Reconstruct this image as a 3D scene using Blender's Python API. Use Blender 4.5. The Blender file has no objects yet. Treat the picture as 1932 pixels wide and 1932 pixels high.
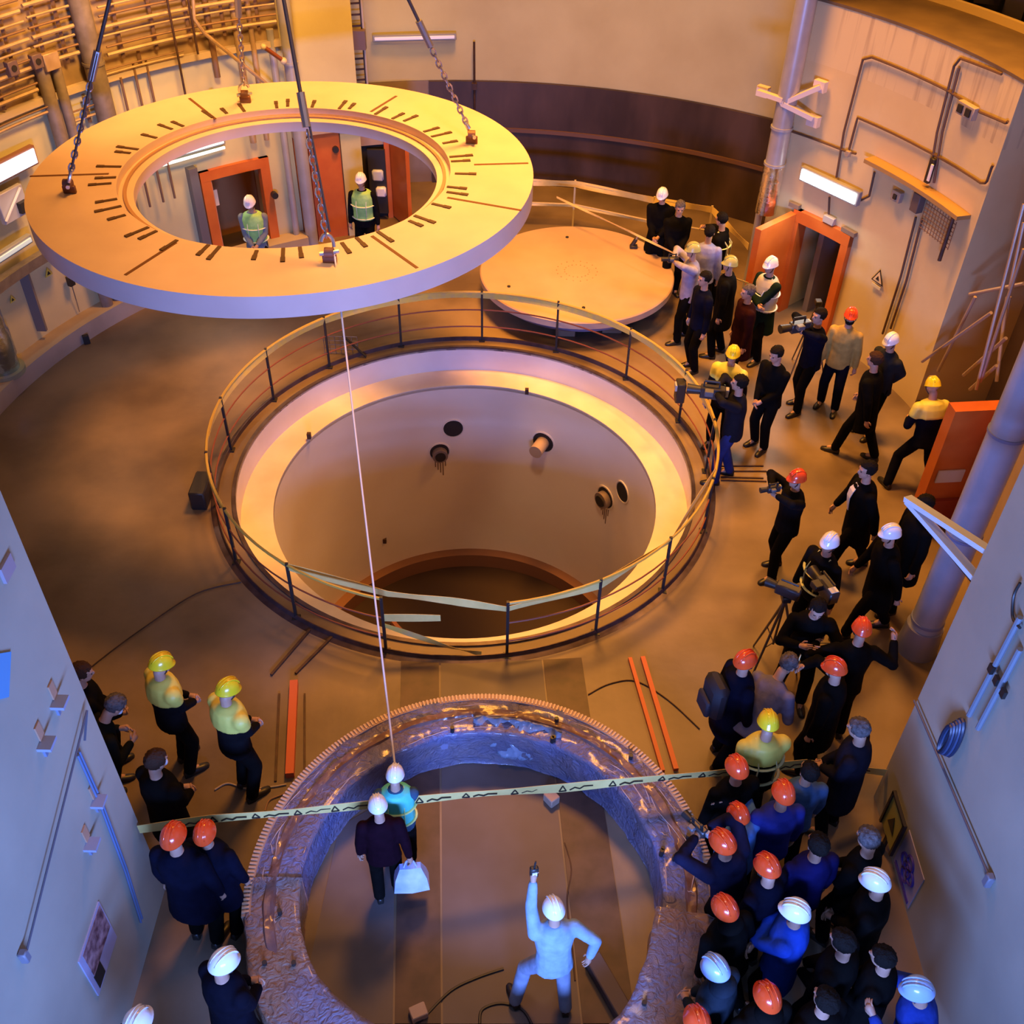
import bpy, bmesh, math, random
from mathutils import Vector, Matrix, noise
random.seed(7)
S = bpy.context.scene
COL = S.collection
R_ = math.radians

# ------------------------------------------------------------------ camera
FPX, PITCH, ROLL, CAMH = 1946.2, 0.7332, 0.0235, 9.597
def cam_basis():
    f = Vector((0, math.cos(PITCH), -math.sin(PITCH))); r = Vector((1, 0, 0)); u = r.cross(f)
    return r*math.cos(ROLL)+u*math.sin(ROLL), u*math.cos(ROLL)-r*math.sin(ROLL), f
CR, CU, CF = cam_basis()
cd = bpy.data.cameras.new('camera'); cam = bpy.data.objects.new('camera', cd); COL.objects.link(cam)
m = Matrix.Identity(4)
for i in range(3):
    m[i][0] = CR[i]; m[i][1] = CU[i]; m[i][2] = -CF[i]
m[2][3] = CAMH
cam.matrix_world = m
cd.sensor_width = 36; cd.lens = 36*FPX/1932; cd.clip_end = 200
S.camera = cam
# ------------------------------------------------------------------ exposure, world, lamps
S.view_settings.view_transform = 'Standard'; S.view_settings.look = 'None'
S.view_settings.exposure = 0.10; S.view_settings.gamma = 1.0; S.view_settings.use_curve_mapping = False
w = bpy.data.worlds.new('hall_air'); S.world = w; w.use_nodes = True
w.node_tree.nodes['Background'].inputs[0].default_value = (.022, .013, .009, 1)
w.node_tree.nodes['Background'].inputs[1].default_value = 1.1
def area(name, loc, target, size, power, color, sy=None, spread=math.pi):
    l = bpy.data.lights.new(name, 'AREA'); l.energy = power; l.color = color; l.size = size
    l.shape = 'RECTANGLE'; l.size_y = sy or size; l.spread = spread
    o = bpy.data.objects.new(name, l); COL.objects.link(o); o.location = loc
    o.rotation_euler = (Vector(target)-Vector(loc)).to_track_quat('-Z', 'Y').to_euler()
    return o
WARM = (1.0, .385, .045); COOL = (.18, .33, 1.0)
area('sodium_lamp_main', (0.2, 15.2, 14.4), (-.2, 14.2, 0), 2.8, 1010, WARM, None, R_(88))
area('right_floor_fill', (5.6, 13.4, 9.4), (4.2, 12.6, 0), 1.4, 165, (1.0, .42, .075), None, R_(86))  # unseen lamp added to brighten the floor right of the pit
area('sodium_lamp_rear', (-3.2, 20.2, 6.6), (-2.0, 13.0, 3.0), 0.9, 60, (1, .58, .20))
area('left_wall_fill', (-3.2, 12.5, 8.2), (-6.8, 17.4, 5.4), 1.2, 260, (1.0, .50, .12), None, R_(92))  # unseen lamp put in to lighten the curved left wall
area('sodium_lamp_back', (1.0, 15.5, 9.0), (1.5, 21.3, 4.0), 1.6, 50, (1.0, .60, .22), None, R_(120))
area('daylight_corridor', (0.3, -1.2, 3.1), (0.0, 12.0, 4.0), 3.2, 760, COOL, 1.1, R_(118))
area('pit_wall_fill', (-.5, 6.8, 12.4), (-.7, 14.2, -1.2), 1.0, 55, (1.0, .60, .34), None, R_(62))  # added fill, no known source, aimed to lift the far pit wall
area('corridor_ceiling_lamp', (0.3, 0.6, 9.2), (0.3, 3.0, 0), 2.2, 26, (.30, .52, 1.0), 1.2, R_(110))
area('near_wall_warm_fill', (0.3, 6.6, 9.6), (0.3, 5.6, 0), 1.2, 60, (1.0, .62, .38), None, R_(150))  # added unseen fill that warms the upper part of the near walls

# ------------------------------------------------------------------ placing helpers
PX, PY, PR = -0.688, 11.494, 3.257           # pit centre and radius
def ray(px, py): return CF + CR*((px-966)/FPX) - CU*((py-966)/FPX)
def G(px, py, z=0.0):
    d = ray(px, py); t = (z-CAMH)/d.z; return Vector((0, 0, CAMH)) + d*t
def WX(px, py, x):
    d = ray(px, py); return Vector((0, 0, CAMH)) + d*(x/d.x)
def CY(px, py, R):
    d = ray(px, py); ox, oy = -PX, -PY
    a = d.x**2+d.y**2; b = 2*(ox*d.x+oy*d.y); c = ox*ox+oy*oy-R*R
    t = (-b+math.sqrt(max(b*b-4*a*c, 0)))/(2*a)
    return math.degrees(math.atan2(d.y*t-PY, d.x*t-PX)), CAMH+d.z*t
def A(phi, R, z=0.0): return Vector((PX+R*math.cos(R_(phi)), PY+R*math.sin(R_(phi)), z))

# ------------------------------------------------------------------ materials
_m = {}
def mat(name, col, rough=.6, metal=0.0, col2=None, scale=3.0, detail=6, bump=0.0, bscale=None, contrast=(.35, .65), emit=None, estr=0, coord='Object', stretch=None, spec=.5, coat=0):
    if name in _m: return _m[name]
    M = bpy.data.materials.new(name); M.use_nodes = True; nt = M.node_tree; N = nt.nodes; L = nt.links
    b = N['Principled BSDF']
    b.inputs['Base Color'].default_value = (*col, 1); b.inputs['Roughness'].default_value = rough
    b.inputs['Metallic'].default_value = metal; b.inputs['Specular IOR Level'].default_value = spec
    if coat: b.inputs['Coat Weight'].default_value = coat
    tc = N.new('ShaderNodeTexCoord'); src = tc.outputs[coord]
    if stretch:
        mp = N.new('ShaderNodeMapping'); mp.inputs['Scale'].default_value = stretch; L.new(src, mp.inputs[0]); src = mp.outputs[0]
    if col2:
        n = N.new('ShaderNodeTexNoise'); n.inputs['Scale'].default_value = scale; n.inputs['Detail'].default_value = detail
        L.new(src, n.inputs['Vector'])
        r = N.new('ShaderNodeMapRange'); r.inputs[1].default_value = contrast[0]; r.inputs[2].default_value = contrast[1]
        L.new(n.outputs[0], r.inputs[0])
        mx = N.new('ShaderNodeMix'); mx.data_type = 'RGBA'; mx.inputs[6].default_value = (*col, 1); mx.inputs[7].default_value = (*col2, 1)
        L.new(r.outputs[0], mx.inputs[0]); L.new(mx.outputs[2], b.inputs['Base Color'])
    if bump:
        n2 = N.new('ShaderNodeTexNoise'); n2.inputs['Scale'].default_value = bscale or scale*4; n2.inputs['Detail'].default_value = 5
        L.new(src, n2.inputs['Vector'])
        bp = N.new('ShaderNodeBump'); bp.inputs['Strength'].default_value = bump; bp.inputs['Distance'].default_value = .02
        L.new(n2.outputs[0], bp.inputs['Height']); L.new(bp.outputs[0], b.inputs['Normal'])
    if emit:
        b.inputs['Emission Color'].default_value = (*emit, 1); b.inputs['Emission Strength'].default_value = estr
    _m[name] = M; return M
FLOOR = mat('worn_concrete_floor', (.255, .185, .125), .45, col2=(.115, .078, .05), scale=.55, bump=.12, bscale=9, contrast=(.36, .64))
WALL = mat('painted_plaster', (.62, .56, .30), .75, col2=(.54, .47, .24), scale=.8, bump=.08, bscale=14)
WALLN = mat('near_painted_wall', (.43, .41, .32), .7, col2=(.36, .345, .275), scale=.9, bump=.08, bscale=14)
DRUM = mat('dark_steel_liner', (.085, .050, .040), .42, col2=(.035, .020, .015), scale=1.3, bump=.15, bscale=6, stretch=(1, 1, .35))
RINGP = mat('ring_paint', (.70, .545, .50), .42, col2=(.64, .49, .45), scale=1.5, bump=.03, bscale=20)
PITP = mat('pit_lining', (.82, .74, .62), .42, col2=(.76, .67, .54), scale=.7, bump=.04, bscale=8)
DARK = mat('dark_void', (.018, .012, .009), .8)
ORANGE = mat('orange_door_paint', (.62, .16, .03), .4, col2=(.52, .115, .02), scale=2, bump=.03)
STEEL = mat('galvanised_steel', (.45, .44, .45), .32, .85, col2=(.34, .33, .34), scale=6)
PIPE = mat('grey_pipe_paint', (.42, .42, .45), .35, .2, col2=(.36, .35, .37), scale=3)
PIPEB = mat('bluish_pipe_paint', (.42, .46, .60), .3, .1, col2=(.36, .40, .52), scale=3)
CHROME = mat('foil_jacket', (.75, .77, .8), .18, 1.0, bump=.5, bscale=18)
BRASS = mat('tan_tray_metal', (.50, .36, .22), .5, .3, col2=(.38, .26, .15), scale=5)
TRAYD = mat('brown_tray_metal', (.22, .13, .08), .55, .3)
BLACK = mat('black_paint', (.02, .018, .018), .45)
DKBROWN = mat('dark_rusty_steel', (.09, .045, .03), .55, .3, col2=(.05, .028, .022), scale=8)
REDRAIL = mat('red_brown_rail', (.22, .06, .03), .5)
YTAPE = mat('yellow_tape', (.72, .55, .10), .35, col2=(.60, .47, .18), scale=9)
PTAPE = mat('pale_caution_tape', (.86, .64, .21), .45, col2=(.76, .56, .17), scale=6)
WHITE = mat('white_paint', (.82, .82, .84), .3)
OLIVE = mat('yellow_beam_paint', (.55, .42, .12), .5)
ORBAR = mat('orange_bar', (.55, .10, .04), .45)
def emis(name, c, s): return mat(name, (.9, .9, .9), .4, emit=c, estr=s)
TUBEL = emis('lit_diffuser', (1, .98, .92), 5.0)
TUBEC = emis('lit_diffuser_cool', (.86, .86, 1), 1.6)
TUBEG = emis('lit_tube_greenish', (.75, .95, .88), 1.1)

# ------------------------------------------------------------------ mesh helpers
def link(name, me, material, parent=None, smooth=True, loc=None):
    o = bpy.data.objects.new(name, me); COL.objects.link(o)
    if isinstance(material, (list, tuple)):
        for k in material: me.materials.append(k)
    elif material and not me.materials: me.materials.append(material)
    if parent: o.parent = parent
    return o
class MB:
    def __init__(s): s.bm = bmesh.new()
    def _xf(s, vs, M): bmesh.ops.transform(s.bm, matrix=M, verts=vs)
    def box(s, c, size, rot=None, bev=0):
        r = bmesh.ops.create_cube(s.bm, size=1); vs = r['verts']
        M = Matrix.Translation(Vector(c)) @ (rot.to_4x4() if rot else Matrix.Identity(4)) @ Matrix.Diagonal((*size, 1))
        s._xf(vs, M)
        if bev:
            es = list({e for v in vs for e in v.link_edges}); bmesh.ops.bevel(s.bm, geom=es, offset=bev, segments=1, affect='EDGES')
        return s
    def beam(s, p0, p1, wd, ht):                       # square bar from p0 to p1
        p0 = Vector(p0); p1 = Vector(p1); d = p1-p0
        q = d.to_track_quat('Y', 'Z').to_matrix()
        return s.box((p0+p1)/2, (wd, d.length, ht), q)
    def tube(s, pts, r, seg=8, closed=False, flat=None):
        pts = [Vector(p) for p in pts]; n = len(pts); rings = []
        rr = r if isinstance(r, (list, tuple)) else [r]*n
        up = None
        for i, p in enumerate(pts):
            if closed: t = pts[(i+1) % n]-pts[i-1]
            else: t = pts[min(i+1, n-1)]-pts[max(i-1, 0)]
            t.normalize()
            if up is None: up = Vector((0, 0, 1)) if abs(t.z) < .9 else Vector((1, 0, 0))
            x = t.cross(up)
            if x.length < 1e-4: x = t.cross(Vector((0, 1, 0)))
            x.normalize(); y = x.cross(t).normalized(); up = y
            ry = rr[i]*(flat or 1)
            rings.append([s.bm.verts.new(p+x*math.cos(2*math.pi*k/seg)*rr[i]+y*math.sin(2*math.pi*k/seg)*ry) for k in range(seg)])
        m_ = n if closed else n-1
        for i in range(m_):
            a, b = rings[i], rings[(i+1) % n]
            for k in range(seg):
                f = s.bm.faces.new((a[k], a[(k+1) % seg], b[(k+1) % seg], b[k])); f.smooth = True
        if not closed:
            s.bm.faces.new(list(reversed(rings[0]))); s.bm.faces.new(rings[-1])
        return s
    def lathe(s, prof, c, n=96, p0=0, p1=360, smooth=True, closedprof=True):
        full = abs(p1-p0) >= 360; cols = []
        cnt = n if full else n+1
        for i in range(cnt):
            a = R_(p0+(p1-p0)*i/n)
            cols.append([s.bm.verts.new((c[0]+r*math.cos(a), c[1]+r*math.sin(a), c[2]+z)) for r, z in prof])
        k = len(prof); kk = k if closedprof else k-1
        for i in range(n):
            a, b = cols[i], cols[(i+1) % cnt]
            for j in range(kk):
                j2 = (j+1) % k
                try: f = s.bm.faces.new((a[j], b[j], b[j2], a[j2])); f.smooth = smooth
                except ValueError: pass
        if not full and closedprof:
            s.bm.faces.new(cols[0]); s.bm.faces.new(list(reversed(cols[-1])))
        return s
    def arc(s, R0, R1, z0, z1, p0, p1, n=None):
        n = n or max(2, int(abs(p1-p0)/2.5)); return s.lathe([(R0, z0), (R1, z0), (R1, z1), (R0, z1)], (PX, PY, 0), n, p0, p1)
    def sphere(s, c, r, sub=2, sc=(1, 1, 1)):
        q = bmesh.ops.create_icosphere(s.bm, subdivisions=sub, radius=1)
        s._xf(q['verts'], Matrix.Translation(Vector(c)) @ Matrix.Diagonal((r*sc[0], r*sc[1], r*sc[2], 1)))
        for v in q['verts']:
            for f in v.link_faces: f.smooth = True
        return s
    def disc(s, c, r, n=24, z=0, M=None):
        vs = [s.bm.verts.new(Vector((c[0]+r*math.cos(2*math.pi*i/n), c[1]+r*math.sin(2*math.pi*i/n), c[2]))) for i in range(n)]
        s.bm.faces.new(vs); return s
    def poly(s, pts, th=0, nrm=None):
        vs = [s.bm.verts.new(Vector(p)) for p in pts]; s.bm.faces.new(vs)
        if th:
            nn = Vector(nrm)*th; v2 = [s.bm.verts.new(Vector(p)+nn) for p in pts]; s.bm.faces.new(list(reversed(v2)))
            for i in range(len(vs)):
                j = (i+1) % len(vs); s.bm.faces.new((vs[j], vs[i], v2[i], v2[j]))
        return s
    def build(s, name, material, parent=None, org=None, auto=True):
        bmesh.ops.recalc_face_normals(s.bm, faces=s.bm.faces)
        me = bpy.data.meshes.new(name); s.bm.to_mesh(me); s.bm.free()
        if auto:
            try: me.set_sharp_from_angle(angle=R_(38))
            except Exception: pass
        o = link(name, me, material, parent)
        if org is not None:
            org = Vector(org); me.transform(Matrix.Translation(-org)); o.location = org
        elif parent is not None:
            po = parent
            off = Vector((0, 0, 0))
            while po: off += po.location; po = po.parent
            me.transform(Matrix.Translation(-off))
        return o
def tag(o, label=None, cat=None, group=None, kind=None):
    if label: o['label'] = label
    if cat: o['category'] = cat
    if group: o['group'] = group
    if kind: o['kind'] = kind
    return o
def thing(name, label, cat, loc, group=None):
    o = bpy.data.objects.new(name, None); COL.objects.link(o); o.location = loc; o.empty_display_size = .1
    return tag(o, label, cat, group)
def struct(name, mb, material, label=None, parent=None):
    o = mb.build(name, material, parent); tag(o, label, None, None, 'structure'); return o

# ================================================================== THE HALL
fl = MB(); fl.lathe([(PR+.03, 0), (7.2, 0), (14.5, 0), (14.5, -.25), (PR+.03, -.25)], (PX, PY, 0), 128)
floor = struct('floor', fl, FLOOR, 'brown worn concrete floor around the round pit')
# floor plates between pit and wrapped ring
def plate(pts, name='floor_plate', material=DKBROWN, th=.012):
    q = [G(*p) for p in pts]; mb = MB(); mb.poly([(v.x, v.y, .0) for v in q], th, (0, 0, 1)); return mb.build(name, material, floor)
PLT = mat('stained_plate', (.10, .055, .04), .5, col2=(.055, .03, .025), scale=4)
PLM = mat('plate_middle', (.13, .10, .09), .5, col2=(.095, .07, .062), scale=1.2)
plate([(757, 1248), (745, 1932), (832, 1932), (828, 1252)], material=PLT, th=.014)
plate([(1025, 1246), (1100, 1932), (1200, 1932), (1097, 1242)], material=PLT, th=.014)
plate([(832, 1252), (836, 1932), (1096, 1932), (1022, 1246)], material=PLM, th=.008)
plate([(640, 1560), (560, 1932), (741, 1932), (745, 1500)], material=mat('plate_side', (.14, .115, .11), .5, col2=(.10, .08, .08), scale=1.5), th=.006)

# pit
mb = MB()
mb.lathe([(PR, -.002), (PR, -.43)], (PX, PY, 0), 128, closedprof=False)
pitu = struct('wall_pit', mb, mat('pit_upper_lining', (.72, .68, .70), .4, col2=(.66, .60, .60), scale=1.2, bump=.03), 'pale painted upper rim wall of the round pit')
mb = MB(); mb.lathe([(PR, -.43), (2.80, -.43), (2.80, -.5)], (PX, PY, 0), 128, closedprof=False)
struct('trim_1', mb, mat('ledge_paint', (.80, .70, .56), .4, col2=(.72, .60, .46), scale=2), 'smooth ledge running round inside the pit')
mb = MB(); mb.lathe([(2.80, -.45), (2.80, -4.25)], (PX, PY, 0), 128, closedprof=False)
struct('wall_pit_lower', mb, PITP, 'smooth lower wall of the round pit')
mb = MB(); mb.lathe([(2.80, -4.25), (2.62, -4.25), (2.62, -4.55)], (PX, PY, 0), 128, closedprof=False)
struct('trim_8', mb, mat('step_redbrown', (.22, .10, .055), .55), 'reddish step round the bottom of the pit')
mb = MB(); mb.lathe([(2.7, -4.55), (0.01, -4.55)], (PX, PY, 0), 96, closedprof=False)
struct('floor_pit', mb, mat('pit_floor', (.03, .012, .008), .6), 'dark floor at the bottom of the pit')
# nozzles and openings in the pit wall
ports = [(855, 808, .17, 0), (829, 852, .17, 1), (1025, 834, .19, 2), (1175, 928, .17, 0), (1143, 938, .19, 1)]
plab = ['round open hole in the far pit wall, upper one of the left pair', 'dark pipe stub stained below, lower of the left pair in the pit wall',
        'tan nozzle sticking out of a dark hole in the far pit wall', 'narrow dark hole farthest right in the pit wall', 'dirty pipe stub beside the rightmost hole in the pit wall']
for (px, py, r, kd), lb in zip(ports, plab):
    ph, z = CY(px, py, 2.8); t = thing('wall_port', lb, 'opening', A(ph, 2.8, z)); d = -Vector((math.cos(R_(ph)), math.sin(R_(ph)), 0))
    c = A(ph, 2.8, z)
    MB().tube([c-d*.02, c+d*.012], r, 24).build('hole', DARK, t)
    if kd:
        cc = c+(Vector((0, 0, -.03)) if kd == 1 else Vector((0, 0, 0)))
        MB().tube([cc+d*.01, cc+d*(.12 if kd == 1 else .32)], r*.8 if kd == 1 else r*.62, 20).build('pipe_stub', mat('stub_steel', (.30, .23, .19), .4, .4) if kd == 1 else mat('stub_tan', (.50, .36, .22), .4, .3), t)
        if kd == 1:
            cc2 = cc+d*.12; MB().tube([cc2, cc2+d*.02], r*.55, 16).build('stub_mouth', DARK, t)
    if kd == 1:
        up_ = Vector((0, 0, 1)); sx_ = d.cross(up_).normalized()
        for k_ in range(5):
            o_ = c+d*.003+sx_*(-.10+.045*k_); L_ = .22+.07*((k_*7) % 4)
            MB().box(o_+Vector((0, 0, -r*.7-L_/2)), (.018, .004, L_), Matrix.Rotation(R_(ph+90), 3, 'Z')).build('drip_stain', mat('drip', (.16, .10, .07), .6), t)
    s_ = MB()
    s_.lathe([(r*1.05, 0), (r*1.18, 0), (r*1.18, .02), (r*1.05, .02)], (0, 0, 0), 24)
    q = d.to_track_quat('Z', 'Y').to_matrix().to_4x4(); bmesh.ops.transform(s_.bm, matrix=Matrix.Translation(c) @ q, verts=s_.bm.verts)
    s_.build('collar', PITP, t)
for px, py, r in [(726, 1020, .03), (583, 822, .035), (994, 738, .04)]:
    ph, z = CY(px, py, 2.79); c = A(ph, 2.79, z); mb = MB(); mb.box(c, (.06, .06, .1)); tag(mb.build('wall_lug', DKBROWN), {726: 'tiny dark lug low on the pit wall', 583: 'small dark lug just under the ledge, left side of the pit', 994: 'small dark lug just under the ledge at the far side of the pit'}[px], 'lug')
# things down in the pit, near side
t = thing('pit_platform', 'dark work platform down in the pit with a curved reddish edge', 'platform', A(-95, 1.7, -2.6))
MB().arc(1.35, 2.75, -2.7, -2.55, -150, -45).build('deck', mat('deck_dark', (.03, .015, .012), .6), t)
MB().arc(1.30, 1.36, -2.72, -2.45, -150, -45).build('edge_beam', mat('edge_red', (.30, .10, .05), .5), t)
MB().beam(A(-140, 2.7, -2.5), A(-128, 1.5, -2.5), .12, .1).build('brace', mat('brace_red', (.22, .08, .04), .5), t)

# curb round the pit and railing
curb = MB(); curb.lathe([(PR, -.03), (PR, .03), (PR+.055, .03), (PR+.055, -.03)], (PX, PY, 0), 128)
struct('trim_2', curb, mat('curb_steel', (.13, .10, .11), .35, .5, col2=(.08, .055, .055), scale=5), 'dark steel edge ring round the pit mouth')
struct('trim_7', MB().lathe([(3.50, 0), (3.50, .075), (3.512, .075), (3.53, .02), (3.60, .0)], (PX, PY, 0), 128), mat('toe_plate', (.12, .085, .10), .3, .5, col2=(.07, .045, .05), scale=5), 'dark toe plate under the railing round the pit')
rail = thing('pit_railing', 'round guard railing with brown rods and yellow tape around the pit', 'railing', (PX, PY, 0))
RR = 3.5; RH = .93
posts = []
for px, py in [(420, 848), (503, 750), (618, 690), (753, 645), (910, 640), (1047, 665), (1180, 715), (1280, 795), (1340, 890)]:
    g = G(px, py); posts.append(math.degrees(math.atan2(g.y-PY, g.x-PX)))
posts += [-19, -41, -60, -79, -103, -124, -146, -166, 190.5-360]
posts = sorted(set([round(p, 1) for p in posts if True]))
pp = [p for p in posts if not (-170.5 < p < -169)]
for p in pp:
    b = A(p, RR); mb = MB(); mb.beam(b, b+Vector((0, 0, RH+.03)), .035, .035); mb.box(b+Vector((0, 0, .01)), (.1, .1, .02)); mb.build('post', BLACK, rail)
GAP0, GAP1 = -103, -79
def arcpts(R, z, a, b, n=90): return [A(a+(b-a)*i/n, R, z) for i in range(n+1)]
for z, nm, mt, r in [(RH, 'top_rail', mat('rail_yellow', (.50, .36, .07), .4), .020), (.60, 'middle_rail', REDRAIL, .012), (.28, 'lower_rail', REDRAIL, .012)]:
    MB().tube(arcpts(RR, z, GAP1, 360+GAP0), r, 6).build(nm, mt, rail)
def tape(pts, h, name, material, parent=None, label=None, cat='tape', twist=0, sag=0, n=14, marks=False):
    pts = [Vector(p) for p in pts]; out = []
    for i in range(len(pts)-1):
        for k in range(n):
            t = k/n; p = pts[i].lerp(pts[i+1], t); p.z -= sag*4*t*(1-t); out.append(p)
    out.append(pts[-1]); mb = MB(); L0 = []; acc = 0
    for i, p in enumerate(out):
        d = (out[min(i+1, len(out)-1)]-out[max(i-1, 0)]); d.z = 0; d.normalize(); side = Vector((-d.y, d.x, 0))
        a = twist*math.sin(i*.45)+.15*noise.noise(p*1.3)
        up = Vector((0, 0, 1))*math.cos(a)+side*math.sin(a)
        L0.append((p+up*h/2, p-up*h/2, side))
    for i in range(len(L0)-1):
        a, b = L0[i], L0[i+1]; th = .003
        mb.poly([a[0], a[1], b[1], b[0]])
    bmesh.ops.remove_doubles(mb.bm, verts=mb.bm.verts, dist=1e-4)
    for f in mb.bm.faces: f.smooth = True
    r = bmesh.ops.solidify(mb.bm, geom=mb.bm.faces[:], thickness=.003)
    o = mb.build(name, material, parent)
    if label: tag(o, label, cat)
    o['_n'] = 1
    del o['_n']
    return o, L0
tape(arcpts(RR-.01, RH-.05, -10, 188, 60), .12, 'barrier_tape', YTAPE, None, 'yellow barrier tape along the top rail on the far side of the pit', twist=.3, n=1)
tape(arcpts(RR, RH-.02, -166, -124, 14), .07, 'barrier_tape', YTAPE, None, 'yellow barrier tape along the top rail on the near left of the pit', twist=.6, n=1)
tape([A(-124, RR, RH-.03), A(-103, RR-.2, RH-.12), A(-90, RR-.25, RH-.18), A(-79, RR-.05, RH-.15), A(-60, RR, RH-.08), A(-41, RR, RH-.03), A(-16, RR, RH)], .11, 'barrier_tape', PTAPE, None, 'pale barrier tape sagging across the near opening of the pit railing', twist=.25, n=8)
tape([A(-103, RR, RH-.32), A(-92, RR-.12, RH-.34)], .12, 'barrier_tape', PTAPE, None, 'short length of pale tape below the sagging one at the near opening', n=8, twist=.1)
tape([A(-103, RR, RH-.45), A(-90, RR-.05, .15), A(-84, RR-.03, .05)], .07, 'barrier_tape', YTAPE, None, 'loose yellow tape end dropping to the curb at the near opening', n=8, twist=.5)
t = thing('control_box', 'small black control box hung on the right side of the pit railing', 'box', A(25, RR, .6))
MB().box(A(22, RR-.08, .62), (.14, .2, .34), bev=.015).build('housing', BLACK, t); MB().box(A(22, RR-.16, .72), (.04, .12, .1)).build('display', mat('grey_face', (.4, .4, .42), .4), t)
t = thing('tool_case', 'dark tool case with a chrome clasp on the left of the pit curb', 'case', A(191, 3.66, 0))
MB().box(A(191, 3.7, .15), (.22, .5, .3), bev=.02).build('body', BLACK, t); MB().box(A(193, 3.82, .16), (.03, .1, .1)).build('clasp', CHROME, t)
t = thing('scaffold_grate', 'grey mesh crate standing behind the far left of the pit railing', 'crate', G(645, 665))
g = G(645, 668); mb = MB()
for i in range(7): mb.tube([g+Vector((-.28+i*.093, 0, .0)), g+Vector((-.28+i*.093, .0, .34))], .006, 5)
for i in range(5): mb.tube([g+Vector((-.28, 0, .02+i*.08)), g+Vector((.28, 0, .02+i*.08))], .006, 5)
mb.build('mesh_panel', STEEL, t); MB().beam(g+Vector((.05, .0, .36)), g+Vector((.42, -.1, .02)), .04, .02).build('strut', BLACK, t)

# ------------------------------------------------------------------ outer drum, arcs
mb = MB(); mb.lathe([(9.8, -.01), (9.8, 2.12), (9.8, 9.0)], (PX, PY, 0), 90, 20, 112, closedprof=False)
wb = struct('wall_back', MB().arc(9.8, 10.0, 2.12, 9.0, 20, 112), WALL, 'tall plain tan curved wall at the back')
mb.bm.free()
BAND = MB().arc(9.74, 10.0, 0, 2.12, 54, 97.0); struct('trim_3', BAND, DRUM, 'dark stained steel band at the foot of the back wall')
struct('wall_back_lower', MB().arc(9.8, 10.0, 0, 2.13, 20, 112), mat('lower_back', (.34, .27, .21), .6, col2=(.25, .18, .13), scale=1), 'lower strip of the back wall beside the dark band')
MB().arc(9.70, 9.745, 1.12, 1.20, 54, 97).build('band_seam', mat('seam', (.16, .08, .05), .5), bpy.data.objects['trim_3'])
# left arc: curb + wall
struct('baseboard_left', MB().arc(7.26, 7.62, 0, .30, 117, 200), mat('left_curb', (.46, .39, .33), .65, col2=(.38, .31, .25), scale=1.5), 'concrete curb at the foot of the curved left wall')
struct('wall_left_curved', MB().arc(7.6, 8.4, 0, 9.0, 130.5, 200), WALL, 'curved left wall carrying racks of pipes')
struct('wall_left_curved_pier', MB().arc(7.6, 8.4, 0, 9.0, 116.9, 121.0), WALL, 'pier of the curved left wall beside the open orange door')
struct('wall_left_lintel', MB().arc(7.6, 8.4, 1.78, 9.0, 121.0, 130.5), WALL, 'wall above the open orange door')
struct('wall_left_room', MB().arc(8.7, 8.9, 0, 1.9, 119, 132), mat('room_orange', (.50, .22, .07), .6), 'orange room wall seen through the left door')  # plain orange wall colour
struct('wall_back_pier', MB().arc(7.7, 9.9, 2.1, 9.0, 107.2, 116.9), WALL, 'wide tan pier above the middle doorway')
struct('wall_back_pier_lower', MB().arc(7.62, 7.95, 0, 2.12, 107.4, 110.2), WALL, 'slim pale pillar between the orange leaf and the dark doorway')
struct('trim_4', MB().arc(7.55, 7.7, 2.1, 2.5, 107.2, 116.9), mat('pier_shade_band', (.42, .31, .22), .6), 'darker strip painted for the shade at the foot of the pier')  # darker colour stands for the shading at the pier foot
struct('wall_left_recess', MB().arc(7.45, 7.62, 3.72, 3.82, 117, 200), mat('ledge_tan', (.50, .40, .30), .6), 'narrow ledge along the curved left wall under the racks')
struct('wall_left_upper', MB().arc(7.55, 7.6, 3.82, 9.0, 117, 200), mat('upper_wall_shade', (.36, .25, .13), .75, col2=(.24, .16, .08), scale=1.4), 'brown upper strip of the curved left wall, darkened for shade behind the racks')  # darker brown stands in for shadows among the stacked pipes
t = thing('thin_pipe', 'thin dark pipe dropping down the plain back wall beside the dark band', 'pipe', A(91.6, 9.6, 1.2))
MB().tube([A(91.6, 9.68, 1.2), A(91.6, 9.68, 2.9)], .022, 8).build('barrel', DKBROWN, t); MB().box(A(91.6, 9.68, 2.05), (.1, .1, .12)).build('clamp', DKBROWN, t)
t = thing('roof_machine', 'dark machinery with yellow rails on top of the block at the top right', 'machine', A(26, 8.8, 5.0))
for i in range(7):
    MB().box(A(20+i*3.2, 8.85+.1*(i % 2), 5.3+.12*(i % 3)), (.35, .25, .5+.15*(i % 2)), Matrix.Rotation(i*.7, 3, 'Z')).build('block', mat('machine_dark', (.05, .04, .06), .5), t)
for i in range(3): MB().beam(A(19+i*6, 8.7, 5.35), A(24+i*6, 8.8, 5.75), .05, .06).build('rail', mat('machine_yellow', (.65, .5, .08), .5), t)
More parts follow.
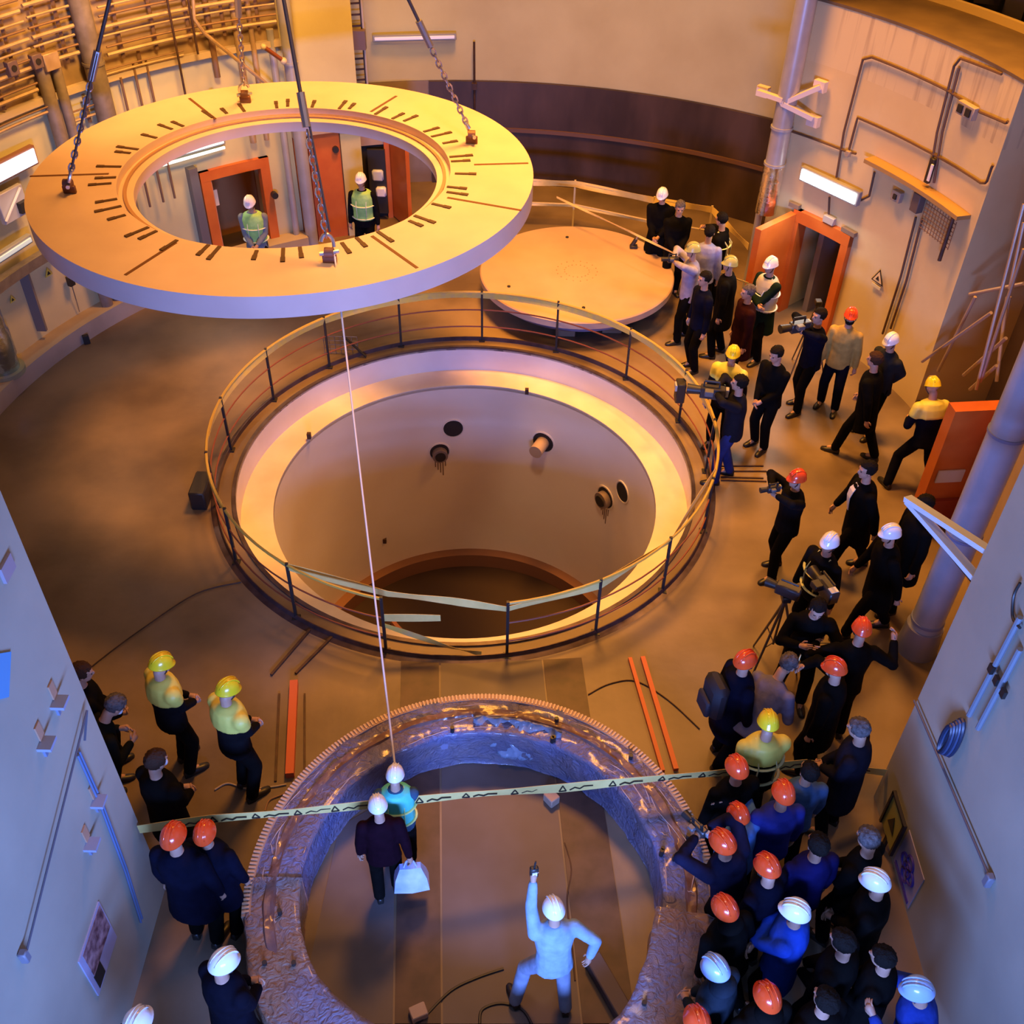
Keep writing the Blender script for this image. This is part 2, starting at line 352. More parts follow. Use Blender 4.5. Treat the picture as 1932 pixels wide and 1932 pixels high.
# door 1 (open, orange frame)
d1 = struct('door_1', MB().arc(7.52, 7.7, 0, 1.86, 120.7, 122.0), ORANGE, 'orange steel door frame with worker in front')
MB().arc(7.52, 7.7, 0, 1.86, 129.2, 130.6).build('jamb', ORANGE, d1)
MB().arc(7.52, 7.7, 1.68, 1.86, 120.7, 130.6).build('lintel', ORANGE, d1)
MB().beam(A(129.3, 7.55, .95), A(127.2, 8.3, .95), .07, 1.75).build('leaf', mat('leaf_or', (.60, .25, .10), .5), d1)
MB().box(A(128.8, 7.74, 1.25), (.22, .03, .3), Matrix.Rotation(R_(128.8+90), 3, 'Z')).build('notice', mat('paper', (.72, .62, .5), .6), d1)
MB().arc(7.45, 7.6, 0, 2.0, 131.0, 132.2).build('side_channel', mat('channel_dark', (.18, .17, .20), .4, .3), d1)
# door 2 (closed leaf)
d2 = struct('door_2', MB().arc(7.66, 7.76, 0, 2.06, 110.3, 116.6), ORANGE, 'tall orange steel door leaf left of the slim pillar')
MB().arc(7.6, 7.66, 0, 2.08, 114.2, 114.8).build('stile', mat('stile_dark', (.30, .07, .02), .5), d2)
MB().arc(7.6, 7.68, .0, 2.08, 115.9, 116.8).build('jamb', ORANGE, d2)
MB().tube([A(111.0, 7.66, 1.75), A(111.0, 7.6, 1.75)], .06, 12).build('handle', BLACK, d2)
# dark doorway 3 and its open leaf
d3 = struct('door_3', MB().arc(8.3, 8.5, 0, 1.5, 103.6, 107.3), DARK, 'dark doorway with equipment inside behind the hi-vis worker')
struct('wall_back_doorway', MB().arc(8.25, 8.5, 1.5, 2.2, 99.5, 107.3), mat('lintel_brown', (.42, .30, .22), .6), 'brown wall over the dark doorway')
MB().beam(A(102.9, 8.3, .95), A(101.0, 7.6, .95), .08, 1.85).build('leaf', ORANGE, d3)
MB().beam(A(103.4, 8.28, .95), A(103.4, 8.2, .95), .1, 1.9).build('jamb', ORANGE, d3)
t = thing('equipment_rack', 'white equipment boxes glimpsed inside the dark doorway', 'equipment', A(104.6, 8.15, 0))
MB().box(A(104.9, 8.12, .95), (.22, .1, .22), bev=.03).build('upper_unit', mat('unit_grey', (.55, .6, .68), .4), t)
MB().box(A(104.6, 8.1, .62), (.2, .12, .2), bev=.03).build('lower_unit', WHITE, t)
MB().box(A(104.9, 8.16, .8), (.34, .06, 1.3)).build('frame', BLACK, t)

# right block
TAN = mat('block_plaster', (.76, .62, .33), .7, col2=(.68, .53, .26), scale=.9, bump=.08, bscale=12)
ST = mat('streaked_plaster', (.72, .575, .30), .7, col2=(.44, .32, .18), scale=1, detail=3, stretch=(9, 9, .5), contrast=(.52, .75))
D0, D1 = 33.4, 41.2
BR = struct('wall_right_curved', MB().arc(7.2, 8.5, 0, 4.2, 14.4, D0), TAN, 'curved concrete block wall right of the orange door')
struct('wall_right_curved_left', MB().arc(7.2, 8.5, 0, 4.2, D1, 46.6), TAN, 'end of the curved block wall left of the orange door')
struct('wall_right_lintel', MB().arc(7.2, 8.5, 1.86, 4.2, D0, D1), TAN, 'wall over the orange door in the curved block')
struct('wall_right_curved_top', MB().arc(7.2, 8.5, 4.2, 5.05, 14.4, 46.6), ST, 'water-streaked top strip of the curved block wall')
struct('ceiling', MB().arc(7.19, 8.45, 5.05, 5.09, 14.2, 46.8), mat('block_top', (.17, .115, .06), .7, col2=(.12, .08, .045), scale=2), 'brown top slab of the curved block')
struct('trim_5', MB().arc(8.42, 8.5, 5.05, 5.2, 14.2, 60), mat('yellow_edge', (.72, .55, .25), .5), 'bright yellow edge beam behind the block top')
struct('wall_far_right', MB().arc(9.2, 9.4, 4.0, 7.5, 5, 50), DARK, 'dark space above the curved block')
d4 = struct('door_4', MB().arc(7.1, 7.35, 0, 1.92, 32.4, 33.6), ORANGE, 'orange steel door frame in the curved block, door ajar')
MB().arc(7.1, 7.35, 0, 1.92, 40.9, 42.0).build('jamb', ORANGE, d4)
MB().arc(7.1, 7.35, 1.72, 1.92, 32.4, 42.0).build('lintel', ORANGE, d4)
h = A(42.0, 7.12, 0); e = G(1415, 440, 1.85)
e = h+(Vector((e.x, e.y, 0))-h).normalized()*.95
MB().beam(h+Vector((0, 0, .93)), e+Vector((0, 0, .93)), .12, 1.84).build('leaf', ORANGE, d4)
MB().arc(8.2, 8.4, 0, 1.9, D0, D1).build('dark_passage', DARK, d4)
MB().arc(7.5, 8.2, 0, 1.9, 38.6, 39.4).build('inner_panel', mat('inner_grey', (.22, .19, .17), .5), d4)
for p, sz in ((42.2, .2), (33.0, .28)):
    MB().box(A(p, 7.14, 1.96), (sz, .08, .07), Matrix.Rotation(R_(p+90), 3, 'Z')).build('hinge_cover', mat('cover_brown', (.20, .15, .12), .6), d4)
# space right of the block: side wall and back
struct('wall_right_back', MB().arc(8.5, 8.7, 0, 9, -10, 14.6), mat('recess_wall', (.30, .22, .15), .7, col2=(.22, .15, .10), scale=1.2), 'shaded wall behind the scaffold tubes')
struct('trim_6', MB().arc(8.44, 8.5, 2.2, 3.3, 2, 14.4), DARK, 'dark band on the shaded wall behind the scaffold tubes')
# arc behind big right pipe
struct('wall_right_rear', MB().arc(6.95, 7.3, 0, 9, -46, -9), mat('rear_right', (.50, .38, .26), .7, col2=(.40, .29, .19), scale=1), 'tan curved wall behind the big bluish pipe')
d5 = struct('door_5', MB().arc(6.86, 7.1, 0, 2.0, -10.5, -8.6), ORANGE, 'orange steel door standing open by the big bluish pipe')
p0 = G(1797, 768, 2.0); p1 = G(1885, 764, 2.0); dd = (p1-p0).normalized()
lf = MB().beam(Vector((p0.x, p0.y, 1.0)), Vector((p0.x, p0.y, 1.0))+dd*1.0, .2, 2.0).build('leaf', ORANGE, d5)
q = G(1752, 905, .95); MB().beam(Vector((p0.x+.08, p0.y-.11, .95)), Vector((p0.x+.08, p0.y-.11, .95))+dd*.36, .02, .2).build('label_plate', mat('pale_plate', (.62, .55, .47), .5), d5)
MB().beam(Vector((p0.x+.05, p0.y-.13, .35)), Vector((p0.x+.05, p0.y-.13, .35))+dd*.5, .06, .4).build('lower_panel', mat('dark_red', (.28, .04, .02), .5), d5)

# near walls
mbl = MB(); mbl.box((-4.32, 1.5, 4.6), (2.0, 7.02, 9.2)); wl = struct('wall_left', mbl, WALLN, 'pale near wall on the left with brackets and a cable')
mbr = MB(); mbr.box((4.95, 2.1, 4.6), (2.0, 8.28, 9.2)); wr = struct('wall_right', mbr, WALLN, 'pale near wall on the right with conduit and a round emblem')

# ================================================================== HANGING RING
RC = Vector((-3.025, 12.87, 3.885))
ring = thing('suspended_ring', 'huge flat steel ring slab hanging level from four slings', 'ring', RC)
MB().lathe([(2.12, 0), (3.2, 0), (3.2, -.27), (1.94, -.27), (1.94, -.13), (2.02, -.11), (2.12, -.11)], RC, 160).build('slab', RINGP, ring)
MB().lathe([(2.02, -.105), (2.06, -.105), (2.06, -.085), (2.02, -.085)], RC, 120).build('step_trim', mat('step_brown', (.42, .24, .15), .5), ring)
for a0, a1 in (((50, 333), (210, 328)), ((355, 184), (408, 226)), ((750, 180), (698, 212)), ((890, 311), (1000, 308)), ((838, 372), (988, 398)), ((698, 443), (790, 508)), ((232, 522), (335, 456))):
    P0 = G(*a0, 3.885); P1 = G(*a1, 3.885); mb = MB(); mb.beam(P0.lerp(P1, .04)+Vector((0, 0, .0015)), P0.lerp(P1, .97)+Vector((0, 0, .0015)), .04, .006)
    mb.build('joint', mat('joint_brown', (.14, .055, .02), .6), ring)
angs = [i*360/44 for i in range(44)]
for i, a in enumerate(angs):
    a += 2.5*math.sin(i*2.3)
    u = Vector((math.cos(R_(a)), math.sin(R_(a)), 0)); sd = Vector((-u.y, u.x, 0))
    mb = MB(); r0, r1 = 2.14+.04*(i % 3 == 0), 2.46-.06*(i % 2)
    mb.beam(RC+u*r0+Vector((0, 0, .004)), RC+u*r1+Vector((0, 0, .004)), .045, .014)
    mb.box(RC+u*(r1-.05)+Vector((0, 0, .006)), (.10, .055, .016), Matrix.Rotation(R_(a), 3, 'Z'))
    mb.build('anchor_slot', mat('slot_dark', (.08, .04, .02), .6), ring)
APEX = Vector((RC.x, RC.y, 9.55))
lugs = [Vector((-5.56, 12.05, 3.885)), Vector((-4.03, 15.14, 3.885)), Vector((-.67, 13.86, 3.885)), Vector((-2.11, 10.46, 3.885))]
ll = ['steel sling on the left side of the hanging ring', 'steel sling on the far side of the hanging ring', 'steel sling on the right side of the hanging ring', 'steel sling on the near side of the hanging ring, passing over its hole']
for L, lb in zip(lugs, ll):
    t = thing('lifting_sling', lb, 'sling', L); d = (APEX-L).normalized(); s = d.cross(Vector((0, 0, 1))).normalized()
    mb = MB(); mb.box(L+Vector((0, 0, .05)), (.16, .05, .1), bev=.01); mb.tube([L+Vector((-.05, 0, .12)), L+Vector((.05, 0, .12))], .06, 12); mb.build('lug', mat('lug_red', (.16, .07, .05), .5, .3), t)
    sh = L+Vector((0, 0, .12)); mb = MB()
    pts = [sh+s*.07*math.cos(x)+d*(.09+.11*math.sin(x)) for x in [math.pi*k/8-.35+.0 for k in range(0, 9)]]
    mb.tube(pts, .022, 8); mb.tube([sh-s*.11, sh+s*.11], .025, 8); mb.build('shackle', mat('shackle_steel', (.55, .55, .6), .3, .8), t)
    c0 = sh+d*.22; mb = MB()
    for k in range(13):
        c = c0+d*k*.085; x = s if k % 2 else d.cross(s).normalized()
        mb.tube([c+x*.032*math.cos(v)+d*.058*math.sin(v) for v in [2*math.pi*j/8 for j in range(8)]], .012, 5, closed=True)
    o = mb.build('chain', mat('chain_steel', (.34, .30, .30), .4, .8), t)
    c1 = c0+d*13*.085
    MB().tube([c1, c1+d*.35], .045, 8).build('turnbuckle', mat('tb', (.30, .28, .27), .4, .7), t)
    MB().tube([c1+d*.33, APEX], .022, 8).build('wire_rope', mat('rope_dark', (.045, .035, .035), .6), t)
    if L is lugs[0] or L is lugs[3]:
        MB().tube([c0+s*.05, c1+d*.33+s*.03], .014, 6).build('spare_leg', mat('rope_dark', (.045, .035, .035), .6), t)
t = thing('crane_hook', 'crane hook block above the hanging ring', 'hook', APEX)
MB().tube([APEX+Vector((.0, 0, .25)), APEX+Vector((.12, 0, .15)), APEX+Vector((.13, 0, 0)), APEX+Vector((0, 0, -.1)), APEX+Vector((-.12, 0, -.02))], [.04, .05, .06, .05, .02], 10).build('hook', STEEL, t)
MB().box(APEX+Vector((0, 0, .6)), (.5, .25, .6), bev=.04).build('block', OLIVE, t)
MB().tube([APEX+Vector((0, 0, .9)), APEX+Vector((0, 0, 6))], .03, 8).build('hoist_rope', BLACK, t)

# ================================================================== LID
LC = Vector((1.05, 16.47, .55))
lid = thing('tank_cover', 'big round tan lid resting on blocks beyond the pit', 'lid', (LC.x, LC.y, 0))
LP = mat('lid_paint', (.54, .38, .28), .45, col2=(.47, .32, .23), scale=1.2, bump=.03)
MB().lathe([(.001, 0), (1.70, 0), (1.72, -.02), (1.72, -.13), (1.68, -.15), (.001, -.15)], LC, 120, closedprof=False).build('top_plate', LP, lid)
MB().lathe([(.001, -.15), (1.46, -.15), (1.46, -.34), (.001, -.34)], LC, 100, closedprof=False).build('under_plate', mat('under_blue', (.16, .17, .30), .35, .3), lid)
mb = MB()
for i in range(18):
    for r in (.22, .36):
        a = R_(i*20+r*50); mb.tube([LC+Vector((r*math.cos(a), r*math.sin(a), 0)), LC+Vector((r*math.cos(a), r*math.sin(a), .006))], .012, 6)
o = mb.build('bolt_pattern', mat('bolt_brown', (.40, .26, .16), .5), lid); o['kind'] = 'stuff'
for a in (200, 300, 260, 20, 100):
    c = LC+Vector((1.2*math.cos(R_(a)), 1.2*math.sin(R_(a)), -.445)); MB().box(c, (.34, .22, .21), bev=.01).build('support_block', mat('wood_block', (.22, .12, .07), .7), lid)
for (px, py) in ((960, 541), (1101, 581), (1070, 448)):
    c = G(px, py, .55); MB().tube([c, c+Vector((0, 0, .015))], .03, 10).build('lifting_hole', BLACK, lid)
t = thing('shackle_stack', 'black lifting shackle standing on the right of the round lid', 'shackle', G(1195, 465, .55))
c = G(1195, 468, .55); mb = MB(); mb.box(c+Vector((0, 0, .03)), (.14, .1, .06), bev=.01); mb.tube([c+Vector((-.03, 0, .05)), c+Vector((.03, 0, .17))], .04, 8); mb.build('body', BLACK, t)
mb = MB(); mb.tube([c+Vector((.03, 0, .16)), c+Vector((.06, 0, .24))], .02, 8); mb.build('pin', STEEL, t)

# ================================================================== WRAPPED RING (near)
WC = Vector((-.2, 4.84, 0)); WR0, WR1, WH = 1.70, 2.17, .56
def wrapmat():
    M = bpy.data.materials.new('plastic_wrapped_metal'); M.use_nodes = True; nt = M.node_tree; N = nt.nodes; L = nt.links; b = N['Principled BSDF']
    tc = N.new('ShaderNodeTexCoord'); n = N.new('ShaderNodeTexNoise'); n.inputs['Scale'].default_value = 1.1; n.inputs['Detail'].default_value = 7
    L.new(tc.outputs['Object'], n.inputs['Vector'])
    r = N.new('ShaderNodeValToRGB'); L.new(n.outputs[0], r.inputs[0]); e = r.color_ramp.elements
    e[0].position = .36; e[0].color = (.46, .25, .14, 1); e[1].position = .64; e[1].color = (.42, .38, .52, 1)
    k = e.new(.48); k.color = (.54, .35, .25, 1)
    L.new(r.outputs[0], b.inputs['Base Color']); b.inputs['Roughness'].default_value = .22
    b.inputs['Coat Weight'].default_value = .6; b.inputs['Coat Roughness'].default_value = .12
    v = N.new('ShaderNodeTexNoise'); v.inputs['Scale'].default_value = 11; v.inputs['Detail'].default_value = 9; v.inputs['Distortion'].default_value = 1.6
    L.new(tc.outputs['Object'], v.inputs['Vector'])
    bp = N.new('ShaderNodeBump'); bp.inputs['Strength'].default_value = 1.0; bp.inputs['Distance'].default_value = .05
    L.new(v.outputs[0], bp.inputs['Height']); L.new(bp.outputs[0], b.inputs['Normal'])
    return M
WRAP = wrapmat()
wring = thing('wrapped_ring', 'large steel ring wrapped in wrinkled plastic lying on the near floor', 'ring', WC)
core = MB(); core.lathe([(WR0+.02, .0), (WR1-.06, .0), (WR1-.06, WH-.04), (WR0+.02, WH-.04)], WC, 120)
core.build('ring_body', mat('ring_core', (.30, .30, .48), .4, .3), wring)
# crumpled plastic skin: lathe with noise
def wrap_skin(a0, a1, bulge, name, material, n=220, thick=0):
    mb = MB(); cols = []
    prof = []
    K = 26
    base = [(WR0, 0), (WR0, WH*.33), (WR0, WH*.66), (WR0, WH), (WR0+.11, WH+.01), (WR0+.235, WH), (WR0+.36, WH+.01), (WR1-.02, WH), (WR1, WH-.05), (WR1, WH*.6), (WR1, WH*.3), (WR1, 0)]
    for j in range(len(base)-1):
        for q in range(3): prof.append((base[j][0]+(base[j+1][0]-base[j][0])*q/3, base[j][1]+(base[j+1][1]-base[j][1])*q/3))
    prof.append(base[-1])
    for i in range(n+1):
        a = a0+(a1-a0)*i/n; ca, sa = math.cos(R_(a)), math.sin(R_(a)); row = []
        bl = bulge*(.5+.5*math.sin(R_(a*3.1+20)))*max(0, min(1, (math.sin(R_(-a))+.35)*1.2)) + thick
        for j, (r, z) in enumerate(prof):
            mid = (WR0+WR1)/2; nr = (r-mid)/.24; nz = (z-WH*.45)/(WH*.5)
            p = Vector((r*ca*3.2, r*sa*3.2, z*4)); dn = noise.fractal(p, 1.0, 2.0, 4)*.022+noise.noise(p*.5)*.03*(1 if bl > .01 else .3)
            k = bl+dn
            row.append(mb.bm.verts.new((WC.x+(r+nr*k)*ca, WC.y+(r+nr*k)*sa, max(.004, z+(k*.9 if nz > .5 else 0)))))
        cols.append(row)
    for i in range(n):
        for j in range(len(prof)-1):
            f = mb.bm.faces.new((cols[i][j], cols[i+1][j], cols[i+1][j+1], cols[i][j+1])); f.smooth = True
    bmesh.ops.solidify(mb.bm, geom=mb.bm.faces[:], thickness=-.004)
    return mb.build(name, material, wring, auto=False)
BW = bpy.data.materials['plastic_wrapped_metal'].copy(); BW.name = 'blue_wrap'
_r = [n for n in BW.node_tree.nodes if n.type == 'VALTORGB'][0].color_ramp.elements
_r[0].color = (.26, .27, .50, 1); _r[1].color = (.40, .33, .42, 1); _r[2].color = (.34, .38, .72, 1)
wrap_skin(-12, 184, 0, 'blue_plastic_wrap', BW, 190)
wrap_skin(180, 352, .14, 'brown_plastic_wrap', WRAP, 170, thick=.012)
PINK = mat('outer_flange', (.52, .36, .27), .4, col2=(.42, .26, .18), scale=6)
mb = MB(); mb.lathe([(WR1-.05, WH-.16), (WR1+.035, WH-.16), (WR1+.035, WH+.0), (WR1-.05, WH+.012)], WC, 160, -10, 190)
mb.build('outer_flange', PINK, wring)
mb = MB()
for i in range(190):
    a = R_(-10+i*200/190); u = Vector((math.cos(a), math.sin(a), 0)); mb.box(WC+u*(WR1-.002)+Vector((0, 0, WH+.010)), (.066, .018, .016), Matrix.Rotation(a, 3, 'Z'))
o = mb.build('rim_teeth', mat('teeth_tan', (.62, .43, .28), .4), wring); o['kind'] = 'stuff'
mb = MB(); cols = []
for i in range(241):
    a = -12+i*214/240; ca, sa = math.cos(R_(a)), math.sin(R_(a)); row = []
    for q in range(6):
        r = WR0+.19+q*.026+.012*noise.noise(Vector((ca*4, sa*4, 1))); zz = WH+.012+.022*noise.fractal(Vector((r*ca*5, r*sa*5, q*.4)), 1, 2, 3)+(.012 if 0 < q < 5 else -.03)
        row.append(mb.bm.verts.new((WC.x+r*ca, WC.y+r*sa, zz)))
    cols.append(row)
for i in range(240):
    for q in range(5): f = mb.bm.faces.new((cols[i][q], cols[i+1][q], cols[i+1][q+1], cols[i][q+1])); f.smooth = True
bmesh.ops.solidify(mb.bm, geom=mb.bm.faces[:], thickness=.01)
mb.build('middle_band', mat('mid_band', (.42, .24, .20), .35, coat=.4, col2=(.30, .17, .15), scale=5, bump=.5, bscale=16), wring)
mb = MB(); rf = random.Random(3)
for i in range(110):
    a = rf.uniform(0, 360); r = rf.uniform(WR0+.03, WR1-.06); dr = rf.uniform(-.10, .10); da = rf.uniform(-15, 15); P = []
    for k in range(6):
        t = k/5; aa = a+da*t+rf.uniform(-.4, .4); rr_ = min(max(r+dr*t, WR0+.02), WR1-.05); p = V3 = Vector((WC.x+rr_*math.cos(R_(aa)), WC.y+rr_*math.sin(R_(aa)), 0))
        ca, sa = math.cos(R_(aa)), math.sin(R_(aa)); bl = .13*(.5+.5*math.sin(R_(aa*3.1+20)))*max(0, min(1, (math.sin(R_(-aa))+.35)*1.2))
        pp_ = Vector((rr_*ca*3.2, rr_*sa*3.2, WH*4)); dn = noise.fractal(pp_, 1.0, 2.0, 4)*.022+noise.noise(pp_*.5)*.03*(1 if bl > .01 else .3)
        P.append(Vector((p.x, p.y, WH+.008+(bl+dn)*.9)))
    mb.tube(P, [.001, .003, .005, .005, .003, .001], 5, flat=.7)
o = mb.build('film_folds', mat('film_fold', (.58, .46, .44), .18, coat=.8), wring); o['kind'] = 'stuff'
for px, py in ((855, 1385), (1035, 1410), (1050, 1360), (1045, 1395), (1190, 1430), (1250, 1605), (1272, 1620), (1298, 1580), (1230, 1612), (528, 1722), (500, 1820), (555, 1820), (1270, 1755), (1215, 1895)):
    c = G(px, py, WH+.03); d_ = c-WC; rr = math.hypot(d_.x, d_.y); rr2 = min(max(rr, WR0+.04), WR1-.04); c = WC+Vector((d_.x/rr*rr2, d_.y/rr*rr2, WH+.03))
    MB().tube([c-Vector((0, 0, .05)), c+Vector((0, 0, .05))], .022, 8).build('bolt', BLACK, wring)
# loose crumpled plastic sheet at the far inner side
ps = MB(); cols = []
for i in range(40):
    row = []
    for j in range(18):
        u, v = i/39, j/17; a = R_(80+(u-.5)*30); r = WR0+.16-.0*v-(.22*v*(1-abs(u-.5)*1.1) if v > .3 else 0)
        z = WH+.06-(max(0, v-.3)*.62); nn = noise.fractal(Vector((u*7, v*5, 3)), 1, 2, 4)*.07
        row.append(ps.bm.verts.new((WC.x+(r-nn)*math.cos(a), WC.y+(r-nn)*math.sin(a), z+nn*.6)))
    cols.append(row)
for i in range(39):
    for j in range(17): f = ps.bm.faces.new((cols[i][j], cols[i+1][j], cols[i+1][j+1], cols[i][j+1])); f.smooth = True
bmesh.ops.solidify(ps.bm, geom=ps.bm.faces[:], thickness=.003)
PL = mat('clear_plastic', (.50, .60, .80), .12, coat=1, bump=.7, bscale=7)
ps.build('loose_plastic', PL, wring, auto=False)

# red and orange bars on the floor
def floorbar(a, b, name, material, label, wd=.07, ht=.07):
    P0 = G(*a); P1 = G(*b); mb = MB(); mb.beam(P0+Vector((0, 0, ht/2)), P1+Vector((0, 0, ht/2)), wd, ht); o = mb.build(name, material, None, org=(P0.x, P0.y, 0))
    return tag(o, label, 'bar')
floorbar((556, 1292), (548, 1468), 'steel_bar', ORBAR, 'orange steel bar lying on the floor left of the wrapped ring', .09, .09)
floorbar((527, 1310), (520, 1475), 'steel_bar', DKBROWN, 'thin dark bar on the floor beside the orange bar, left of it', .025, .02)
floorbar((575, 1310), (575, 1460), 'steel_bar', DKBROWN, 'thin dark bar on the floor beside the orange bar, right of it', .02, .02)
floorbar((1188, 1245), (1250, 1458), 'steel_bar', ORBAR, 'left one of two red bars on the floor right of the wrapped ring', .045, .05)
floorbar((1212, 1243), (1275, 1455), 'steel_bar', ORBAR, 'right one of two red bars on the floor right of the wrapped ring', .055, .05)
floorbar((585, 1190), (512, 1275), 'steel_bar', DKBROWN, 'left one of two short dark rods on the floor near left of pit', .03, .03)
floorbar((630, 1200), (558, 1272), 'steel_bar', DKBROWN, 'right one of two short dark rods on the floor near left of pit', .03, .03)
for i, y in enumerate((878, 888, 901, 907)):
    floorbar((1360, y+(2 if i < 2 else 0)), (1440+i % 2*6, y+2), 'steel_bar', DKBROWN, ['farthest', 'second farthest', 'second nearest', 'nearest'][i]+' of four thin dark rods right of the pit', .02, .02)
def cable(pts, r, name, label, material=BLACK, z=.012, cat='cable'):
    P = [G(*p, z) if len(p) == 2 else Vector(p) for p in pts]; Q = []
    for i in range(len(P)-1):
        a = P[max(i-1, 0)]; b = P[i]; c = P[i+1]; d = P[min(i+2, len(P)-1)]
        for k in range(6):
            t = k/6; Q.append(.5*((2*b)+(c-a)*t+(2*a-5*b+4*c-d)*t*t+(3*b-a-3*c+d)*t*t*t))
    Q.append(P[-1]); mb = MB(); mb.tube(Q, r, 6); return tag(mb.build(name, material, None, org=P[0]), label, cat)
cable([(455, 1098), (370, 1120), (270, 1185), (195, 1240), (140, 1285)], .008, 'floor_cable', 'thin cable across the left floor from the pit to the near wall', DKBROWN)
cable([(950, 1828), (900, 1845), (850, 1870), (800, 1920), (785, 1932)], .014, 'floor_cable', 'black cable inside the wrapped ring running from the white-suited worker')
cable([(905, 1932), (910, 1905), (945, 1893), (985, 1905), (1003, 1932)], .014, 'floor_cable', 'coiled black cable at the bottom of the wrapped ring')
cable([(1065, 1590), (1078, 1640), (1070, 1700), (1080, 1790), (1085, 1850)], .008, 'floor_cable', 'thin cable lying on the right of the white-suited worker', DKBROWN)
cable([(405, 1490), (430, 1478), (465, 1488), (510, 1485), (540, 1480)], .010, 'floor_hose', 'thin pale hose on the floor left of the wrapped ring', mat('hose_pale', (.45, .36, .26), .6))
cable([(500, 1530), (508, 1510), (530, 1500), (545, 1490)], .010, 'floor_hose', 'short curl of brown hose at the outer edge of the wrapped ring', mat('hose_brown', (.28, .16, .09), .6))
cable([(1110, 1310), (1150, 1290), (1200, 1285), (1260, 1320), (1320, 1375)], .008, 'floor_cable', 'thin cable curving across the floor by the red bars', DKBROWN)
def boxat(px, py, size, rz, name, label, cat, material, z0=0):
    c = G(px, py, z0); mb = MB(); mb.box(c+Vector((0, 0, size[2]/2)), size, Matrix.Rotation(R_(rz), 3, 'Z'), bev=min(size)*.08)
    return tag(mb.build(name, material, None, org=c), label, cat)
boxat(1148, 1870, (.16, .62, .14), 28, 'timber_block', 'dark timber block on the floor inside the wrapped ring at the right', 'block', mat('timber_dark', (.12, .09, .08), .7))
boxat(1040, 1512, (.12, .14, .12), 40, 'wood_chock', 'small pale wood chock inside the far edge of the wrapped ring', 'block', mat('wood_pale', (.50, .36, .26), .7))
boxat(790, 1915, (.15, .12, .1), 25, 'wood_chock', 'small pale wood chock at the bottom of the wrapped ring', 'block', mat('wood_pale', (.5, .36, .26), .7))
boxat(165, 648, (.10, .07, .16), 30, 'wall_fitting', 'small dark fitting on the curb of the left wall', 'fitting', BLACK)

# ================================================================== PIPES ON THE WALLS
def pipe(p, R, z0, z1, r, label, material, name='vertical_pipe', flanges=(), cat='pipe', cone=None):
    b = A(p, R, z0); t = thing(name, label, cat, b); MB().tube([A(p, R, z0), A(p, R, z1)], r, 20).build('barrel', material, t)
    for f in flanges: MB().tube([A(p, R, f-.02), A(p, R, f+.02)], r*1.12, 20).build('flange', material, t)
    return t
pipe(45.6, 6.95, 1.75, 8, .16, 'tall grey pipe at the left end of the curved block', PIPE, flanges=(3.2, 2.6))
t = bpy.data.objects['vertical_pipe']; MB().tube([A(45.6, 6.95, 2.6), A(45.6, 6.95, 1.75)], .175, 20).build('foil_sleeve', CHROME, t)
pipe(47.2, 7.1, 0, 1.75, .06, 'thin pale pipe at the left end of the curved block near the floor', PIPE)
# big right pipe, vertical at its foot
bp_ = Vector((4.98, 8.35, 0)); t = thing('large_pipe', 'large bluish vertical pipe in front of the near right wall', 'pipe', bp_)
MB().tube([bp_+Vector((0, 0, .05)), bp_+Vector((0, 0, 8))], .185, 28).build('barrel', PIPEB, t)
for z in (.5, 1.9, 3.3): MB().tube([bp_+Vector((0, 0, z)), bp_+Vector((0, 0, z+.035))], .196, 28).build('seam_band', mat('band_blue', (.20, .24, .45), .4), t)
MB().tube([bp_, bp_+Vector((0, 0, .42))], [.25, .215], 28).build('base_collar', mat('collar_blue', (.30, .32, .50), .35, .4), t)
pipe(116.2, 7.4, 0, 8, .115, 'tall grey pipe behind the hanging ring left of the pier', PIPE, flanges=(3.45,))
pipe(118.2, 7.5, 0, 4.0, .06, 'slim pale pipe beside the open orange door', PIPE)
pipe(142.0, 7.35, .3, 7, .15, 'thick dusty grey pipe on the curved left wall', mat('dusty_pipe', (.22, .18, .16), .6, col2=(.15, .12, .10), scale=6), flanges=(4.1,))
pipe(148.4, 7.42, .3, 4.3, .10, 'left one of the twin pipes on the curved left wall', mat('twin_pipe', (.26, .21, .18), .5, col2=(.19, .15, .12), scale=6))
pipe(146.6, 7.42, .3, 4.25, .08, 'right one of the twin pipes on the curved left wall', mat('twin_pipe', (.26, .21, .18), .5, col2=(.19, .15, .12), scale=6))
pipe(122.6, 7.45, 2.2, 6, .055, 'slim tan pipe on the far left wall, left one', BRASS)
pipe(120.7, 7.45, 2.2, 6, .045, 'slim tan pipe on the far left wall, right one', BRASS)
pipe(126.0, 7.45, 3.4, 6, .05, 'short brown pipe high on the left wall', TRAYD)
pipe(138.6, 7.45, 1.6, 3.75, .02, 'thin brown conduit below the racks, left one', TRAYD)
pipe(136.6, 7.45, 1.6, 3.9, .02, 'thin brown conduit below the racks, middle one', TRAYD)
pipe(134.9, 7.45, 1.6, 3.9, .02, 'thin brown conduit below the racks, right one', TRAYD)
pipe(127.3, 7.4, 2.4, 3.2, .03, 'short dark stub pipe on the left wall', DKBROWN)
g = G(8, 700, .3); t = thing('foil_duct', 'shiny blue foil-wrapped duct at the far left edge', 'duct', g)
MB().tube([g, g+Vector((0, 0, .25)), g+Vector((0, 0, .3)), g+Vector((0, 0, .7)), g+Vector((0, 0, .75)), g+Vector((0, 0, 4))], [.25, .25, .27, .27, .25, .25], 28).build('duct_barrel', mat('foil_blue', (.45, .6, .85), .15, 1.0, bump=.6, bscale=9), t)
